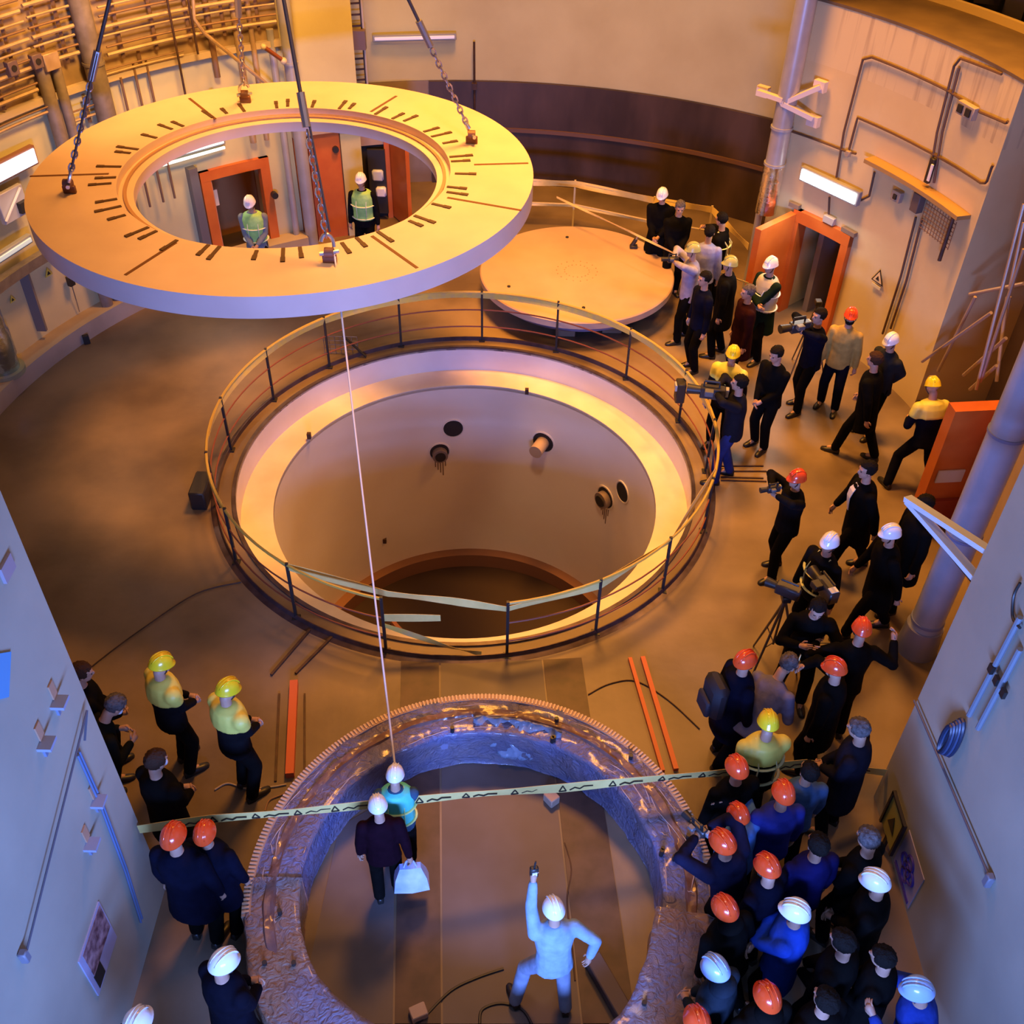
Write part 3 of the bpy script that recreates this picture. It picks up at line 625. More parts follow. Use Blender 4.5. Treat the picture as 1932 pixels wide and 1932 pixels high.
MB().tube([g-Vector((0, 0, .02)), g+Vector((0, 0, .06))], .32, 28).build('base_flange', mat('flange_green', (.35, .40, .30), .4, .3), t)
for i, (a, lb) in enumerate(((131.5, 'long thin drop rod in front of the left wall, ends above the ring'), (128.8, 'dark drop rod high on the left wall'))):
    pipe(a, 7.2, 3.2 if i == 0 else 3.9, 8, .018, lb, DKBROWN, name='drop_rod')
# racks: curved trays with rungs
def rack(p0, p1, zs, R, label, r=.022, name='pipe_rack', hangers=3, material=None):
    t = thing(name, label, 'rack', A((p0+p1)/2, R, min(zs)))
    for i, z in enumerate(zs):
        mt = [BRASS, TRAYD, BRASS][i % 3]
        MB().tube(arcpts(R-.03*(i % 2), z, p0, p1, 16), r*(1.4 if i % 3 == 0 else .8), 6).build('pipe', mt, t)
    for k in range(hangers):
        a = p0+(p1-p0)*(k+.5)/hangers; MB().beam(A(a, R+.06, min(zs)-.12), A(a, R+.06, max(zs)+.12), .05, .03).build('hanger', TRAYD, t)
    return t
rack(117.5, 140, [4.15, 4.27, 4.42, 4.55, 4.7, 4.83, 4.97, 5.1, 5.25], 7.35, 'stack of tan pipes high on the left wall right of the thick pipe', hangers=5)
rack(143.5, 149, [4.3, 4.42, 4.55, 4.68, 4.8, 4.95, 5.1], 7.35, 'stack of tan pipes high on the left wall left of the thick pipe', hangers=2)
rack(149.5, 168, [4.30, 4.42, 4.55, 4.68, 4.8, 4.92, 5.05, 5.2], 7.35, 'stack of tan pipes in the top left corner', hangers=4)
rack(149.8, 168, [3.98, 4.08, 4.18], 7.38, 'three tan pipes below the top left stack', hangers=2)
rack(149.0, 168, [3.62, 3.70], 7.42, 'pair of conduits along the left wall above the white lamp', r=.016, hangers=1)
rack(130, 141, [3.86, 3.93], 7.42, 'pair of conduits along the ledge right of the thick pipe', r=.014, hangers=1)
rack(141, 146.5, [3.35, 3.5], 7.42, 'short brown conduits between thick and twin pipes', r=.016, hangers=1)
rack(141, 146.5, [2.85], 7.42, 'single brown conduit low between thick and twin pipes', r=.016, hangers=1)
for (px, py, lb) in ((22, 128, 'dark square junction box at the far left of the racks'), (68, 115, 'dark square junction box second from the left of the racks'), (95, 115, 'tan square plate between the junction boxes and the thick pipe')):
    ph, z = CY(px, py, 7.3); c = A(ph, 7.3, z); tn = px == 95
    t = thing('junction_box', lb, 'box', c); rt = Matrix.Rotation(R_(ph+90), 3, 'Z')
    MB().box(c, (.26 if tn else .17, .10, .24 if tn else .2), rt, bev=.01).build('housing', BRASS if tn else mat('jb', (.14, .09, .09), .5), t)
    if not tn: MB().tube([c, c-Vector((math.cos(R_(ph)), math.sin(R_(ph)), 0))*.06], .045, 12).build('socket', BLACK, t)
# diagonal handrail pipe
P = [A(CY(*p, 7.2)[0], 7.2, CY(*p, 7.2)[1]) for p in ((362, -40), (366, 35), (385, 62), (505, 160), (520, 175))]
tag(MB().tube(P, .03, 8).build('handrail_pipe', BRASS), 'tan pipe bending diagonally down behind the hanging ring', 'pipe')
P = [A(CY(*p, 7.1)[0], 7.1, CY(*p, 7.1)[1]) for p in ((497, 88), (535, 115))]
t = thing('clamp_arm', 'red-brown clamp arm reaching the tall grey pipe', 'clamp', P[0]); MB().tube(P, .035, 8).build('arm', REDRAIL, t); MB().sphere(P[1], .06).build('grip', mat('grip_tan', (.6, .5, .35), .5), t); MB().sphere(P[0], .05).build('head', mat('grip_tan', (.6, .5, .35), .5), t)
# cable ladder on the back wall
t = thing('cable_ladder', 'vertical cable ladder with rungs at the edge of the pier', 'ladder', A(106.6, 9.4, 0))
for a in (105.9, 104.5): MB().beam(A(a, 9.5, 1.6), A(a, 9.5, 7), .04, .04).build('rail', DKBROWN, t)
for i in range(24): MB().beam(A(105.9, 9.5, 1.7+i*.2), A(104.5, 9.5, 1.7+i*.2), .03, .03).build('rung', DKBROWN, t)
c = A(105.2, 9.35, 3.1); MB().box(c, (.3, .14, .34)).build('valve_box', mat('valve', (.2, .14, .14), .5), t)
MB().tube([A(104.4, 9.45, 1.6), A(104.4, 9.45, 7)], .02, 6).build('pale_conduit', mat('pale_c', (.6, .55, .5), .5), t)
# lamps
def lamp(c, phi, L, hh, name, label, em, tilt=0, frame=None):
    t = thing(name, label, 'lamp', c); rt = Matrix.Rotation(R_(phi+90), 3, 'Z'); n = Vector((math.cos(R_(phi)), math.sin(R_(phi)), 0))
    MB().box(c, (L+.08, .09, hh+.07), rt, bev=.012).build('housing', frame or mat('lamp_grey', (.30, .30, .30), .5), t)
    MB().box(c-n*.055, (L, .03, hh), rt, bev=.008).build('diffuser', em, t); return t
def lamp_glow(t, c, phi, power, L, col=(1, .93, .84), out=.12, down=0):
    n = Vector((math.cos(R_(phi)), math.sin(R_(phi)), 0)); p = c-n*out
    o = area('lamp_light', p, p-n+Vector((0, 0, -.9 if down else -.35)), L, power, col, .15); return o
ph, z = CY(1566, 350, 7.08); t = lamp(A(ph, 7.08, z), ph, 1.12, .17, 'wall_lamp', 'bright white strip lamp above the orange door in the curved block', TUBEL); lamp_glow(t, A(ph, 6.9, z), ph, 28, 1.0, down=1)
ph, z = CY(10, 318, 7.4); lamp(A(ph, 7.4, z), ph, 1.1, .22, 'wall_lamp', 'white strip lamp at the left edge of the picture', TUBEC, frame=mat('lamp_brown', (.25, .12, .08), .5)); lamp_glow(t, A(ph, 7.2, z), ph, 12, .9, (1, .75, .5), down=1)
ph, z = CY(782, 70, 9.65); lamp(A(ph, 9.65, z), ph, 1.55, .06, 'tube_lamp', 'long thin tube lamp high on the plain back wall', mat('tube_off', (.75, .72, .8), .4, emit=(.8, .7, .9), estr=.25))
ph, z = CY(352, 284, 7.5); t = lamp(A(ph, 7.5, z), ph, 1.35, .05, 'tube_lamp', 'greenish twin tube lamp seen through the hanging ring, left of the door', TUBEG)
lamp_glow(t, A(ph, 7.3, z-.1), ph, 9, 1.2, (.95, .9, .8), down=1)
MB().box(A(ph, 7.44, z-.1), (1.35, .03, .04), Matrix.Rotation(R_(ph+90), 3, 'Z')).build('second_tube', TUBEG, t)
ph, z = CY(15, 475, 7.35); lamp(A(ph, 7.35, z), ph, .9, .07, 'tube_lamp', 'pale tube fitting low at the left edge of the picture', mat('tube_pale', (.6, .75, .75), .4, emit=(.6, .8, .8), estr=.3))
# gear beneath left lamp
t = thing('cable_tray', 'grey cable tray sloping below the lamp on the left wall', 'tray', A(157, 7.3, 1.9))
MB().arc(7.25, 7.5, 1.62, 1.70, 153, 168).build('tray_base', STEEL, t); MB().arc(7.24, 7.27, 1.62, 1.78, 153, 168).build('tray_lip', STEEL, t)
ph, z = CY(22, 385, 7.4)
t = thing('switchboard', 'grey socket panel with a dark socket under the left lamp', 'panel', A(ph, 7.4, z)); c = A(ph, 7.4, z); rt = Matrix.Rotation(R_(ph+90), 3, 'Z')
MB().box(c, (.5, .08, .45), rt, bev=.01).build('backplate', mat('panel_grey', (.42, .42, .48), .4), t)
MB().box(A(ph-1, 7.33, z-.08), (.16, .08, .16), rt).build('socket', BLACK, t)
MB().beam(A(ph+2, 7.33, z-.15), A(ph-1.4, 7.33, z+.2), .03, .02).build('diagonal_strip', WHITE, t)
ph, z = CY(52, 555, 7.55); t = thing('wall_channel', 'dark vertical channel on the left wall above the curb', 'channel', A(ph, 7.55, .55))
MB().beam(A(ph-.3, 7.54, .45), A(ph-.3, 7.54, 1.5), .16, .06).build('channel', mat('chan', (.20, .18, .18), .5), t)
for px, py, r, lb in ((90, 515, .09, 'small yellow warning triangle on the left wall below the ring'), (22, 565, .07, 'small yellow mark low on the left wall near the edge')):
    ph, z = CY(px, py, 7.57); c = A(ph, 7.57, z); rt = Matrix.Rotation(R_(ph+90), 3, 'Z')
    t = thing('warning_sign', lb, 'sign', c)
    for s, mt, off in ((1.0, mat('sign_yellow', (.75, .6, .08), .5), 0), (.45, BLACK, .006)):
        n = Vector((math.cos(R_(ph)), math.sin(R_(ph)), 0)); pts = [c-n*(.012+off)+rt @ Vector((math.cos(R_(90+k*120))*r*s, 0, math.sin(R_(90+k*120))*r*s)) for k in range(3)]
        MB().poly(pts, .008, -n).build('plate' if s == 1 else 'symbol', mt, t)
ph, z = CY(133, 530, 7.5); c = A(ph, 7.5, z); t = thing('wall_socket', 'small dark socket with a thin lead on the left wall', 'socket', c)
MB().box(c, (.1, .08, .16), Matrix.Rotation(R_(ph+90), 3, 'Z')).build('box', BLACK, t); MB().tube([c, A(ph-.3, 7.56, .35)], .008, 6).build('lead', STEEL, t)
ph, z = CY(516, 366, 7.5); c = A(ph, 7.5, z); tag(MB().tube([c, A(ph, 7.4, z)], .06, 16).build('round_button', BLACK), 'round black alarm button on the pier right of the open orange door', 'button')

# conduits on right block
def conduit(pts, label, R=7.16, r=.018, material=None, name='wall_conduit'):
    P = []
    for i in range(len(pts)-1):
        a = CY(*pts[i], R); b = CY(*pts[i+1], R)
        for k in range(8): t = k/8; P.append(A(max(14.6, a[0]+(b[0]-a[0])*t), R, a[1]+(b[1]-a[1])*t))
    a = CY(*pts[-1], R); P.append(A(max(14.5, a[0]), R, a[1]))
    return tag(MB().tube(P, r, 6).build(name, material or mat('conduit_brown', (.11, .06, .035), .6), None), label, 'conduit')
conduit([(1578, 335), (1592, 250), (1628, 112), (1645, 108), (1790, 172), (1850, 212), (1925, 245)], 'brown conduit looping over the lamp and along the curved block')
conduit([(1488, 246), (1595, 285), (1615, 290)], 'short conduit running from the grey pipe to a small box')
conduit([(1600, 290), (1618, 222), (1740, 280), (1850, 345), (1920, 348)], 'middle conduit across the curved block')
conduit([(1752, 345), (1768, 250), (1800, 125), (1812, 110), (1890, 140)], 'left one of the paired conduits near the top of the curved block')
conduit([(1762, 345), (1778, 250), (1810, 128)], 'right one of the paired conduits near the top of the curved block')
conduit([(1728, 410), (1700, 520), (1665, 630)], 'left one of the twin conduits down to the floor by the warning sign')
conduit([(1740, 412), (1710, 530), (1680, 620)], 'right one of the twin conduits down to the floor by the warning sign')
conduit([(1565, 372), (1563, 410)], 'short conduit between the lamp and the orange door')
conduit([(1620, 380), (1640, 370), (1650, 325)], 'bent conduit at the right end of the white lamp')
def bblock(px, py, sz, name, label, cat, material, R=7.12, extra=None):
    ph, z = CY(px, py, R); c = A(ph, R, z); rt = Matrix.Rotation(R_(ph+90), 3, 'Z'); t = thing(name, label, cat, c)
    MB().box(c, sz, rt, bev=.008).build('housing', material, t); n = Vector((math.cos(R_(ph)), math.sin(R_(ph)), 0))
    for dx, dz, w_, h_ in (extra or []): MB().box(c-n*(sz[1]/2+.01)+rt @ Vector((dx, 0, dz)), (w_, .03, h_), rt).build('cover', BLACK, t)
    return t
SOCK = mat('socket_tan', (.36, .30, .24), .5)
bblock(1825, 208, (.34, .09, .17), 'socket_box', 'double socket box on the upper right of the curved block', 'socket', SOCK, extra=[(.08, .0, .09, .1), (-.08, 0, .09, .1)])
bblock(1693, 370, (.18, .08, .16), 'socket_box', 'single socket box below the shelf on the curved block', 'socket', SOCK, extra=[(0, 0, .06, .07)])
bblock(1732, 382, (.16, .12, .28), 'distribution_box', 'dark distribution box where the twin conduits meet the shelf', 'box', mat('dist', (.13, .10, .09), .5))
bblock(1600, 290, (.08, .06, .09), 'junction_box', 'small round junction box above the white lamp', 'box', SOCK)
bblock(1755, 322, (.09, .06, .36), 'switch_box', 'narrow black frame with a white plate on the curved block', 'box', BLACK, extra=[])
ph, z = CY(1755, 326, 7.06); tag(MB().box(A(ph, 7.06, z), (.04, .02, .24), Matrix.Rotation(R_(ph+90), 3, 'Z')).build('white_plate', WHITE), 'white plate in the narrow black frame', 'plate')
bblock(1565, 415, (.22, .08, .12), 'door_sensor', 'grey sensor box over the orange door of the curved block', 'sensor', mat('sens', (.40, .36, .36), .5))
t = thing('wall_shelf', 'long tan shelf ledge under the conduits of the curved block', 'shelf', A(24, 7.1, 3.2)); MB().arc(6.98, 7.2, 3.16, 3.22, 15.6, 32.5).build('shelf_board', mat('shelf_tan', (.40, .25, .09), .6), t)
t = thing('mesh_basket', 'brown wire basket hanging under the right end of the shelf', 'basket', A(18, 7.05, 2.8))
for i in range(7): MB().tube(arcpts(7.02, 2.72+i*.06, 15.8, 21.5, 6), .006, 5).build('wire', TRAYD, t)
for i in range(12): MB().tube([A(15.8+i*.518, 7.02, 2.7), A(15.8+i*.518, 7.02, 3.12)], .006, 5).build('wire', TRAYD, t)
MB().tube([A(16.4, 7.0, 2.5), A(16.4, 7.0, 3.15)], .03, 8).build('hook_post', DKBROWN, t)
# warning sign on block (triangle with outline)
ph, z = CY(1658, 525, 7.17); c = A(ph, 7.17, z); rt = Matrix.Rotation(R_(ph+90), 3, 'Z'); n = Vector((math.cos(R_(ph)), math.sin(R_(ph)), 0))
t = thing('warning_sign', 'yellow and black warning triangle right of the orange door in the curved block', 'sign', c)
for s, mt, off, nm in ((.155, BLACK, 0, 'border'), (.115, mat('sign_yellow2', (.78, .60, .30), .5), .006, 'plate'), (.045, BLACK, .012, 'symbol')):
    MB().poly([c-n*(.01+off)+rt @ Vector((math.cos(R_(90+k*120))*s, 0, math.sin(R_(90+k*120))*s)) for k in range(3)], .006, -n).build(nm, mt, t)
MB().box(c-n*.012+Vector((0, 0, -.14)), (.2, .01, .05), rt).build('caption_plate', mat('cap', (.7, .62, .35), .5), t)
# pipe bracket (pale) at the left block
ph, z = CY(1495, 185, 6.95); c = A(ph, 6.95, z)
t = thing('pipe_bracket', 'pale steel three-armed bracket clamping the grey pipe on the curved block', 'bracket', c)
PB = mat('bracket_pale', (.72, .62, .58), .45)
for a_, b_ in (((1432, 172), (1480, 188)), ((1475, 195), (1545, 165)), ((1480, 195), (1530, 225))):
    A0 = CY(*a_, 6.85); B0 = CY(*b_, 7.0 if a_[0] > 1440 else 6.85); MB().beam(A(A0[0], 6.82, A0[1]), A(B0[0], 7.05 if a_[0] > 1440 else 6.82, B0[1]), .09, .07).build('arm', PB, t)
for p_ in ((1548, 162), (1535, 228), (1440, 172)):
    q_ = CY(*p_, 7.1); MB().box(A(q_[0], 7.1, q_[1]), (.2, .1, .16), Matrix.Rotation(R_(q_[0]+90), 3, 'Z')).build('foot_plate', PB, t)
# right near bracket
tip = G(1712, 940, 3.4); e1 = Vector((4.02, 6.26, WX(1840, 1012, 3.95).z)); e2 = Vector((4.02, 6.26, WX(1822, 1075, 3.95).z))
t = thing('pipe_bracket', 'pale V-shaped bracket fixed to the near right wall in front of the big pipe', 'bracket', e1)
WB = mat('bracket_white', (.70, .76, .82), .4)
MB().beam(tip, e1, .085, .05).build('upper_arm', WB, t); MB().beam(tip+Vector((.02, 0, -.03)), e2, .085, .05).build('lower_arm', WB, t)
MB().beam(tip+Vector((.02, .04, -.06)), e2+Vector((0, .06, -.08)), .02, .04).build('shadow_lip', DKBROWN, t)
# scaffold tubes
sc_ = [((1932, 385), (1842, 735)), ((1932, 470), (1850, 720)), ((1932, 420), (1905, 545), ), ((1740, 682), (1870, 590)), ((1818, 708), (1898, 638)), ((1830, 735), (1880, 690)), ((1830, 555), (1932, 535)), ((1900, 560), (1880, 720)), ((1770, 700), (1840, 560)), ((1890, 640), (1905, 560))]
t = thing('scaffold', 'bundle of leaning scaffold tubes in the shaded bay right of the curved block', 'scaffold', A(10, 7.9, 0))
for i, s in enumerate(sc_):
    Ra, Rb = 6.75+.05*i, 6.8+.04*i; a0 = CY(*s[0], Ra); b0 = CY(*s[1], Rb)
    MB().tube([A(a0[0], Ra, max(a0[1], .03)), A(b0[0], Rb, max(b0[1], .03))], .024, 8).build('tube', mat('tube_tan', (.52, .40, .30), .4, .4), t)
t = thing('debris_heap', 'heap of dark fittings on the floor by the scaffold tubes', 'fittings', A(9, 7.3, 0)); mb = MB()
for i in range(14): mb.box(A(6+i*.6, 7.1+.05*(i % 5), .1+.02*(i % 3)), (.12, .1, .16), Matrix.Rotation(i*1.1, 3, 'X'))
mb.build('fittings', DKBROWN, t)['kind'] = 'stuff'

# far railing behind lid with tape
t = thing('rear_railing', 'rear railing with tape between the lid and the dark band', 'railing', G(1080, 425))
RP = [G(960, 425), G(1080, 430), G(1225, 462), G(1330, 480)]
for p_ in RP: MB().beam(p_, p_+Vector((0, 0, 1.0)), .035, .035).build('post', mat('post_tan', (.55, .45, .25), .5), t)
for z in (.95, .5):
    MB().tube([p_+Vector((0, 0, z)) for p_ in RP], .018, 6).build('rail', mat('post_tan', (.55, .45, .25), .5), t)
tape([p_+Vector((0, -.02, .93)) for p_ in RP]+[A(47.5, 7.0, 1.0)], .13, 'barrier_tape', PTAPE, None, 'pale yellow tape along the rear railing behind the round lid', twist=.3)
tape([p_+Vector((0, -.02, .48)) for p_ in RP[:3]], .06, 'barrier_tape', PTAPE, None, 'lower pale tape on the rear railing behind the round lid', twist=.4)
tape([G(1050, 372, 1.0), G(1190, 438, 1.0), G(1300, 492, 1.0), G(1412, 535, 1.0)], .04, 'barrier_tape', PTAPE, None, 'thin slack tape running from the rear railing to the crowd', twist=.5)

# main caution tape across foreground
Pa = WX(262, 1556, -3.32)+Vector((.01, -.05, 0)); Pb = WX(1664, 1418, 3.95); 
Pb = Vector((3.94, 6.2, WX(1662, 1420, 3.95).z+.0))
# intermediate points measured on the tape
def on_line(px, py, a, b):
    best = None
    d = ray(px, py)
    for k in range(0, 401):
        t = k/400; q = a.lerp(b, t); s = q.y/d.y if abs(d.y) > 1e-6 else 0
        e = abs(d.x*s-q.x)
        if best is None or e < best[0]: best = (e, q.x, q.y, CAMH+d.z*s)
    return Vector(best[1:])
TP = [Pa]+[on_line(px, py, Pa, Pb) for px, py in ((400, 1545), (560, 1532), (700, 1518), (880, 1500), (1060, 1487), (1250, 1468), (1400, 1455), (1520, 1440))]+[Pb]
ct, L0 = tape(TP, .125, 'caution_tape', PTAPE, None, 'long pale caution tape strung across the picture over the wrapped ring', n=6, twist=.12)
mk = MB()
for i in range(3, len(L0)-2, 3):
    a, b = L0[i], L0[i+1]; d = (b[0]-a[0]); sgn = -1 if a[2].y > 0 else 1; off = a[2]*sgn*.006; H = (a[1]-a[0])
    c = a[0]+H*.5+off; u = d.normalized()
    for k, (x0, y0, x1, y1) in enumerate([(-.035, .3, 0, -.3), (0, -.3, .035, .3), (-.035, .3, .035, .3), (.07, .25, .12, .0), (.12, .0, .17, .2), (.17, .2, .21, -.05), (.21, -.05, .30, -.02)]):
        p = c+u*x0+H*y0; q = c+u*x1+H*y1; mk.beam(p, q, .008, .010)
o = mk.build('printed_marks', BLACK, ct); o['kind'] = 'stuff'

# ------------------------------------------------------------------ details on the near walls
X0 = -3.32
def wl_box(px, py, sz, name, label, cat, material, dx=.03, rot=0):
    c = WX(px, py, X0); c.x += dx; mb = MB(); mb.box(c, sz, Matrix.Rotation(R_(rot), 3, 'X'), bev=.004); return tag(mb.build(name, material, None, org=c), label, cat)
BRK = [(100, 1325, 'uppermost'), (75, 1403, 'second'), (175, 1512, 'third'), (162, 1593, 'lowest')]
for px, py, nm in BRK:
    c = WX(px, py, X0); t = thing('wall_bracket', nm+' rusty stubby bracket on the near left wall, counted from the top', 'bracket', c)
    MB().box(c+Vector((.05, 0, 0)), (.10, .12, .03)).build('shelf', mat('brk', (.32, .36, .5), .5), t)
    MB().box(c+Vector((.01, .0, -.07)), (.02, .03, .14)).build('stem', mat('brk2', (.20, .24, .35), .5), t)
    MB().box(c+Vector((.008, .04, .09)), (.012, .07, .15)).build('rust_plate', mat('rustp', (.48, .27, .16), .7), t)
c0, c1 = WX(152, 1340, X0), WX(35, 1800, X0)
t = thing('wall_cable', 'dark cable stretched down the near left wall to a small anchor', 'cable', c1)
MB().tube([c0+Vector((.05, 0, 0)), c1+Vector((.05, 0, 0))], .009, 8).build('rope', mat('cab', (.10, .10, .13), .5), t)
MB().tube([c0+Vector((.05, 0, 0)), WX(147, 1405, X0)+Vector((.04, .04, 0))], .01, 6).build('tail', mat('cab', (.10, .10, .13), .5), t)
MB().box(c1+Vector((.03, 0, -.03)), (.06, .06, .12), bev=.01).build('anchor', mat('anch', (.20, .20, .24), .5), t)
t = thing('wall_conduit', 'pale blue conduit pair running down the edge of the near left wall', 'conduit', WX(142, 1425, X0))
for k in (0, .035): MB().tube([WX(142, 1425, X0)+Vector((.02, k, 0)), WX(185, 1520, X0)+Vector((.02, k, 0)), WX(232, 1645, X0)+Vector((.02, k, 0)), WX(262, 1740, X0)+Vector((.02, k, 0))], .011, 6).build('tube', mat('cblue', (.12, .18, .32), .4), t)
c = WX(184, 1790, X0); t = thing('wall_poster', 'narrow dark poster with a pale lower half on the near left wall', 'poster', c)
MB().box(c+Vector((.006, 0, 0)), (.012, .50, .62)).build('sheet', mat('posterbg', (.42, .42, .60), .5), t)
MB().box(c+Vector((.014, 0.02, .10)), (.004, .42, .36)).build('picture', mat('posterpic', (.12, .05, .06), .5, col2=(.45, .28, .30), scale=14), t)
MB().box(c+Vector((.014, -.13, -.18)), (.004, .14, .20)).build('dark_panel', BLACK, t)
tag(MB().box(WX(10, 1072, X0)+Vector((.012, 0, 0)), (.024, .16, .13)).build('notice_plate', mat('np', (.36, .30, .34), .6)), 'small grey notice plate high on the near left wall', 'plate')
tag(MB().box(WX(2, 1275, X0)+Vector((.006, 0, 0)), (.012, .30, .20), Matrix.Rotation(R_(45), 3, 'X')).build('blue_sign', mat('bs', (.10, .35, .65), .5)), 'blue sign corner at the left edge of the near left wall', 'sign')
X1 = 3.95
c0, c1 = WX(1733, 1322, X1), WX(1876, 1655, X1)
t = thing('wall_cable', 'dark cable stretched down the near right wall to a small anchor', 'cable', c1)
MB().tube([c0-Vector((.04, 0, 0)), c1-Vector((.04, 0, 0))], .012, 8).build('rope', mat('cab', (.10, .10, .13), .5), t)
MB().box(c1+Vector((-.03, 0, -.05)), (.06, .07, .14), bev=.01).build('anchor', mat('anch', (.20, .20, .24), .5), t)
t = thing('coiled_hose', 'bundle of blue-black coiled hose hanging on the near right wall', 'hose', WX(1812, 1400, X1))
cc = WX(1812, 1392, X1)
for k in range(5):
    MB().tube([cc+Vector((-.05-.012*k, .085*math.cos(v)*(1-.08*k)+.01*k, .24*math.sin(v)*(1-.06*k)-.02*k)) for v in [2*math.pi*j/18 for j in range(18)]], .018, 6, closed=True).build('loop', mat('hose_blue%d' % (k % 2), ((.02, .03, .07), (.05, .08, .17))[k % 2], .4), t)
t = thing('wall_conduit', 'pair of pale conduits with a row of dark clips on the near right wall', 'conduit', WX(1840, 1370, X1))
for a_, b_ in (((1835, 1350), (1932, 1165)), ((1852, 1375), (1932, 1225))): MB().tube([WX(*a_, X1)-Vector((.03, 0, 0)), WX(*b_, X1)-Vector((.03, 0, 0))], .024, 8).build('tube', mat('ccond', (.24, .28, .34), .45, .2), t)
for p_ in ((1882, 1262), (1892, 1284), (1905, 1308)): MB().box(WX(*p_, X1)-Vector((.05, 0, 0)), (.03, .06, .08)).build('clip', BLACK, t)
cable([tuple(WX(1932, 1100, X1)-Vector((.03, 0, 0))), tuple(WX(1920, 1125, X1)-Vector((.03, 0, 0))), tuple(WX(1918, 1165, X1)-Vector((.03, 0, 0))), tuple(WX(1932, 1185, X1)-Vector((.03, 0, 0)))], .012, 'wall_lead', 'bent blue lead at the right edge of the near right wall')
# emblem
ce = WX(1715, 1640, X1); t = thing('wall_emblem', 'blue-violet emblem of linked rings on a sheet tinted for the lilac glow on the near right wall', 'emblem', ce)
EB = mat('emblem_blue', (.05, .03, .42), .4); MB().box(ce-Vector((.004, 0, 0)), (.008, .52, .56)).build('sheet', mat('sheet_lilac_glow', (.42, .40, .62), .5), t)  # sheet colour carries the lilac glow lying on the wall there
for dy, dz in ((0, .10), (.09, 0), (-.09, 0), (0, -.10), (0, 0)):
    s_ = [ce+Vector((-.014, dy+.075*math.cos(v), dz+.075*math.sin(v))) for v in [2*math.pi*j/20 for j in range(20)]]
    MB().tube(s_, .016, 6, closed=True).build('ring', EB, t)
MB().box(ce+Vector((-.012, 0, -.24)), (.006, .44, .05)).build('caption_bar', EB, t)
c = G(1680, 1600, 0.0); c = Vector((3.78, 5.62, 0)); t = thing('warning_board', 'yellow warning board with black border standing against the near right wall', 'sign', c)
MB().box(c+Vector((.1, 0, .48)), (.03, .36, .50)).build('panel', mat('board_y', (.40, .36, .08), .5), t)
MB().box(c+Vector((.085, 0, .74)), (.035, .40, .03)).build('edge', BLACK, t); MB().box(c+Vector((.085, -.19, .48)), (.035, .03, .54)).build('edge', BLACK, t)
MB().box(c+Vector((.085, .19, .48)), (.035, .03, .54)).build('edge', BLACK, t); MB().box(c+Vector((.1, 0, .12)), (.03, .05, .24)).build('stand', BLACK, t)
MB().poly([c+Vector((.08, -.09, .40)), c+Vector((.08, .09, .40)), c+Vector((.08, 0, .58))], .004, (-1, 0, 0)).build('triangle', BLACK, t)

# ================================================================== PEOPLE
def ell_loft(bm, rings, seg=14):
    # rings: (centre, rx, ry, rot3x3)
    rows = []
    for c, rx, ry, M in rings:
        rows.append([bm.verts.new(Vector(c)+M @ Vector((rx*math.cos(2*math.pi*k/seg), ry*math.sin(2*math.pi*k/seg), 0))) for k in range(seg)])
    for a, b in zip(rows, rows[1:]):
        for k in range(seg): bm.faces.new((a[k], a[(k+1) % seg], b[(k+1) % seg], b[k]))
    bm.faces.new(list(reversed(rows[0]))); bm.faces.new(rows[-1])
def limb(bm, pts, rad, seg=10, caps=True):
    m_ = MB(); m_.bm.free(); m_.bm = bm
    P = []; Rr = []
    for i in range(len(pts)-1):
        for k in range(3): t = k/3; P.append(pts[i].lerp(pts[i+1], t)); Rr.append(rad[i]+(rad[i+1]-rad[i])*t)
    P.append(pts[-1]); Rr.append(rad[-1])
    m_.tube(P, Rr, seg)
    if caps:
        for p, r in zip(pts, rad): m_.sphere(p, r*1.0, 2)
def remesh(bm, voxel, smooth=2):
    me = bpy.data.meshes.new('tmp'); bmesh.ops.recalc_face_normals(bm, faces=bm.faces); bm.to_mesh(me); bm.free()
    o = bpy.data.objects.new('tmp', me); COL.objects.link(o)
    md = o.modifiers.new('r', 'REMESH'); md.mode = 'VOXEL'; md.voxel_size = voxel; md.use_smooth_shade = True
    if smooth: sm = o.modifiers.new('s', 'SMOOTH'); sm.iterations = smooth; sm.factor = .5
    dg = bpy.context.evaluated_depsgraph_get(); ev = o.evaluated_get(dg)
    out = bpy.data.meshes.new_from_object(ev); COL.objects.unlink(o); bpy.data.objects.remove(o); bpy.data.meshes.remove(me)
    for p in out.polygons: p.use_smooth = True
    out.materials.clear()
    return out
def ik(a, b, l1, l2, pole):
    d = b-a; L = d.length; mx = (l1+l2)*.995
    if L > mx: b = a+d*(mx/L); d = b-a; L = mx
    x = (l1*l1-l2*l2+L*L)/(2*L); h_ = math.sqrt(max(l1*l1-x*x, 0)); n_ = d.normalized()
    pl = pole-n_*pole.dot(n_)
    pl = pl.normalized() if pl.length > 1e-4 else Vector((0, 1, 0))
    return a+n_*x+pl*h_, b
V = Vector
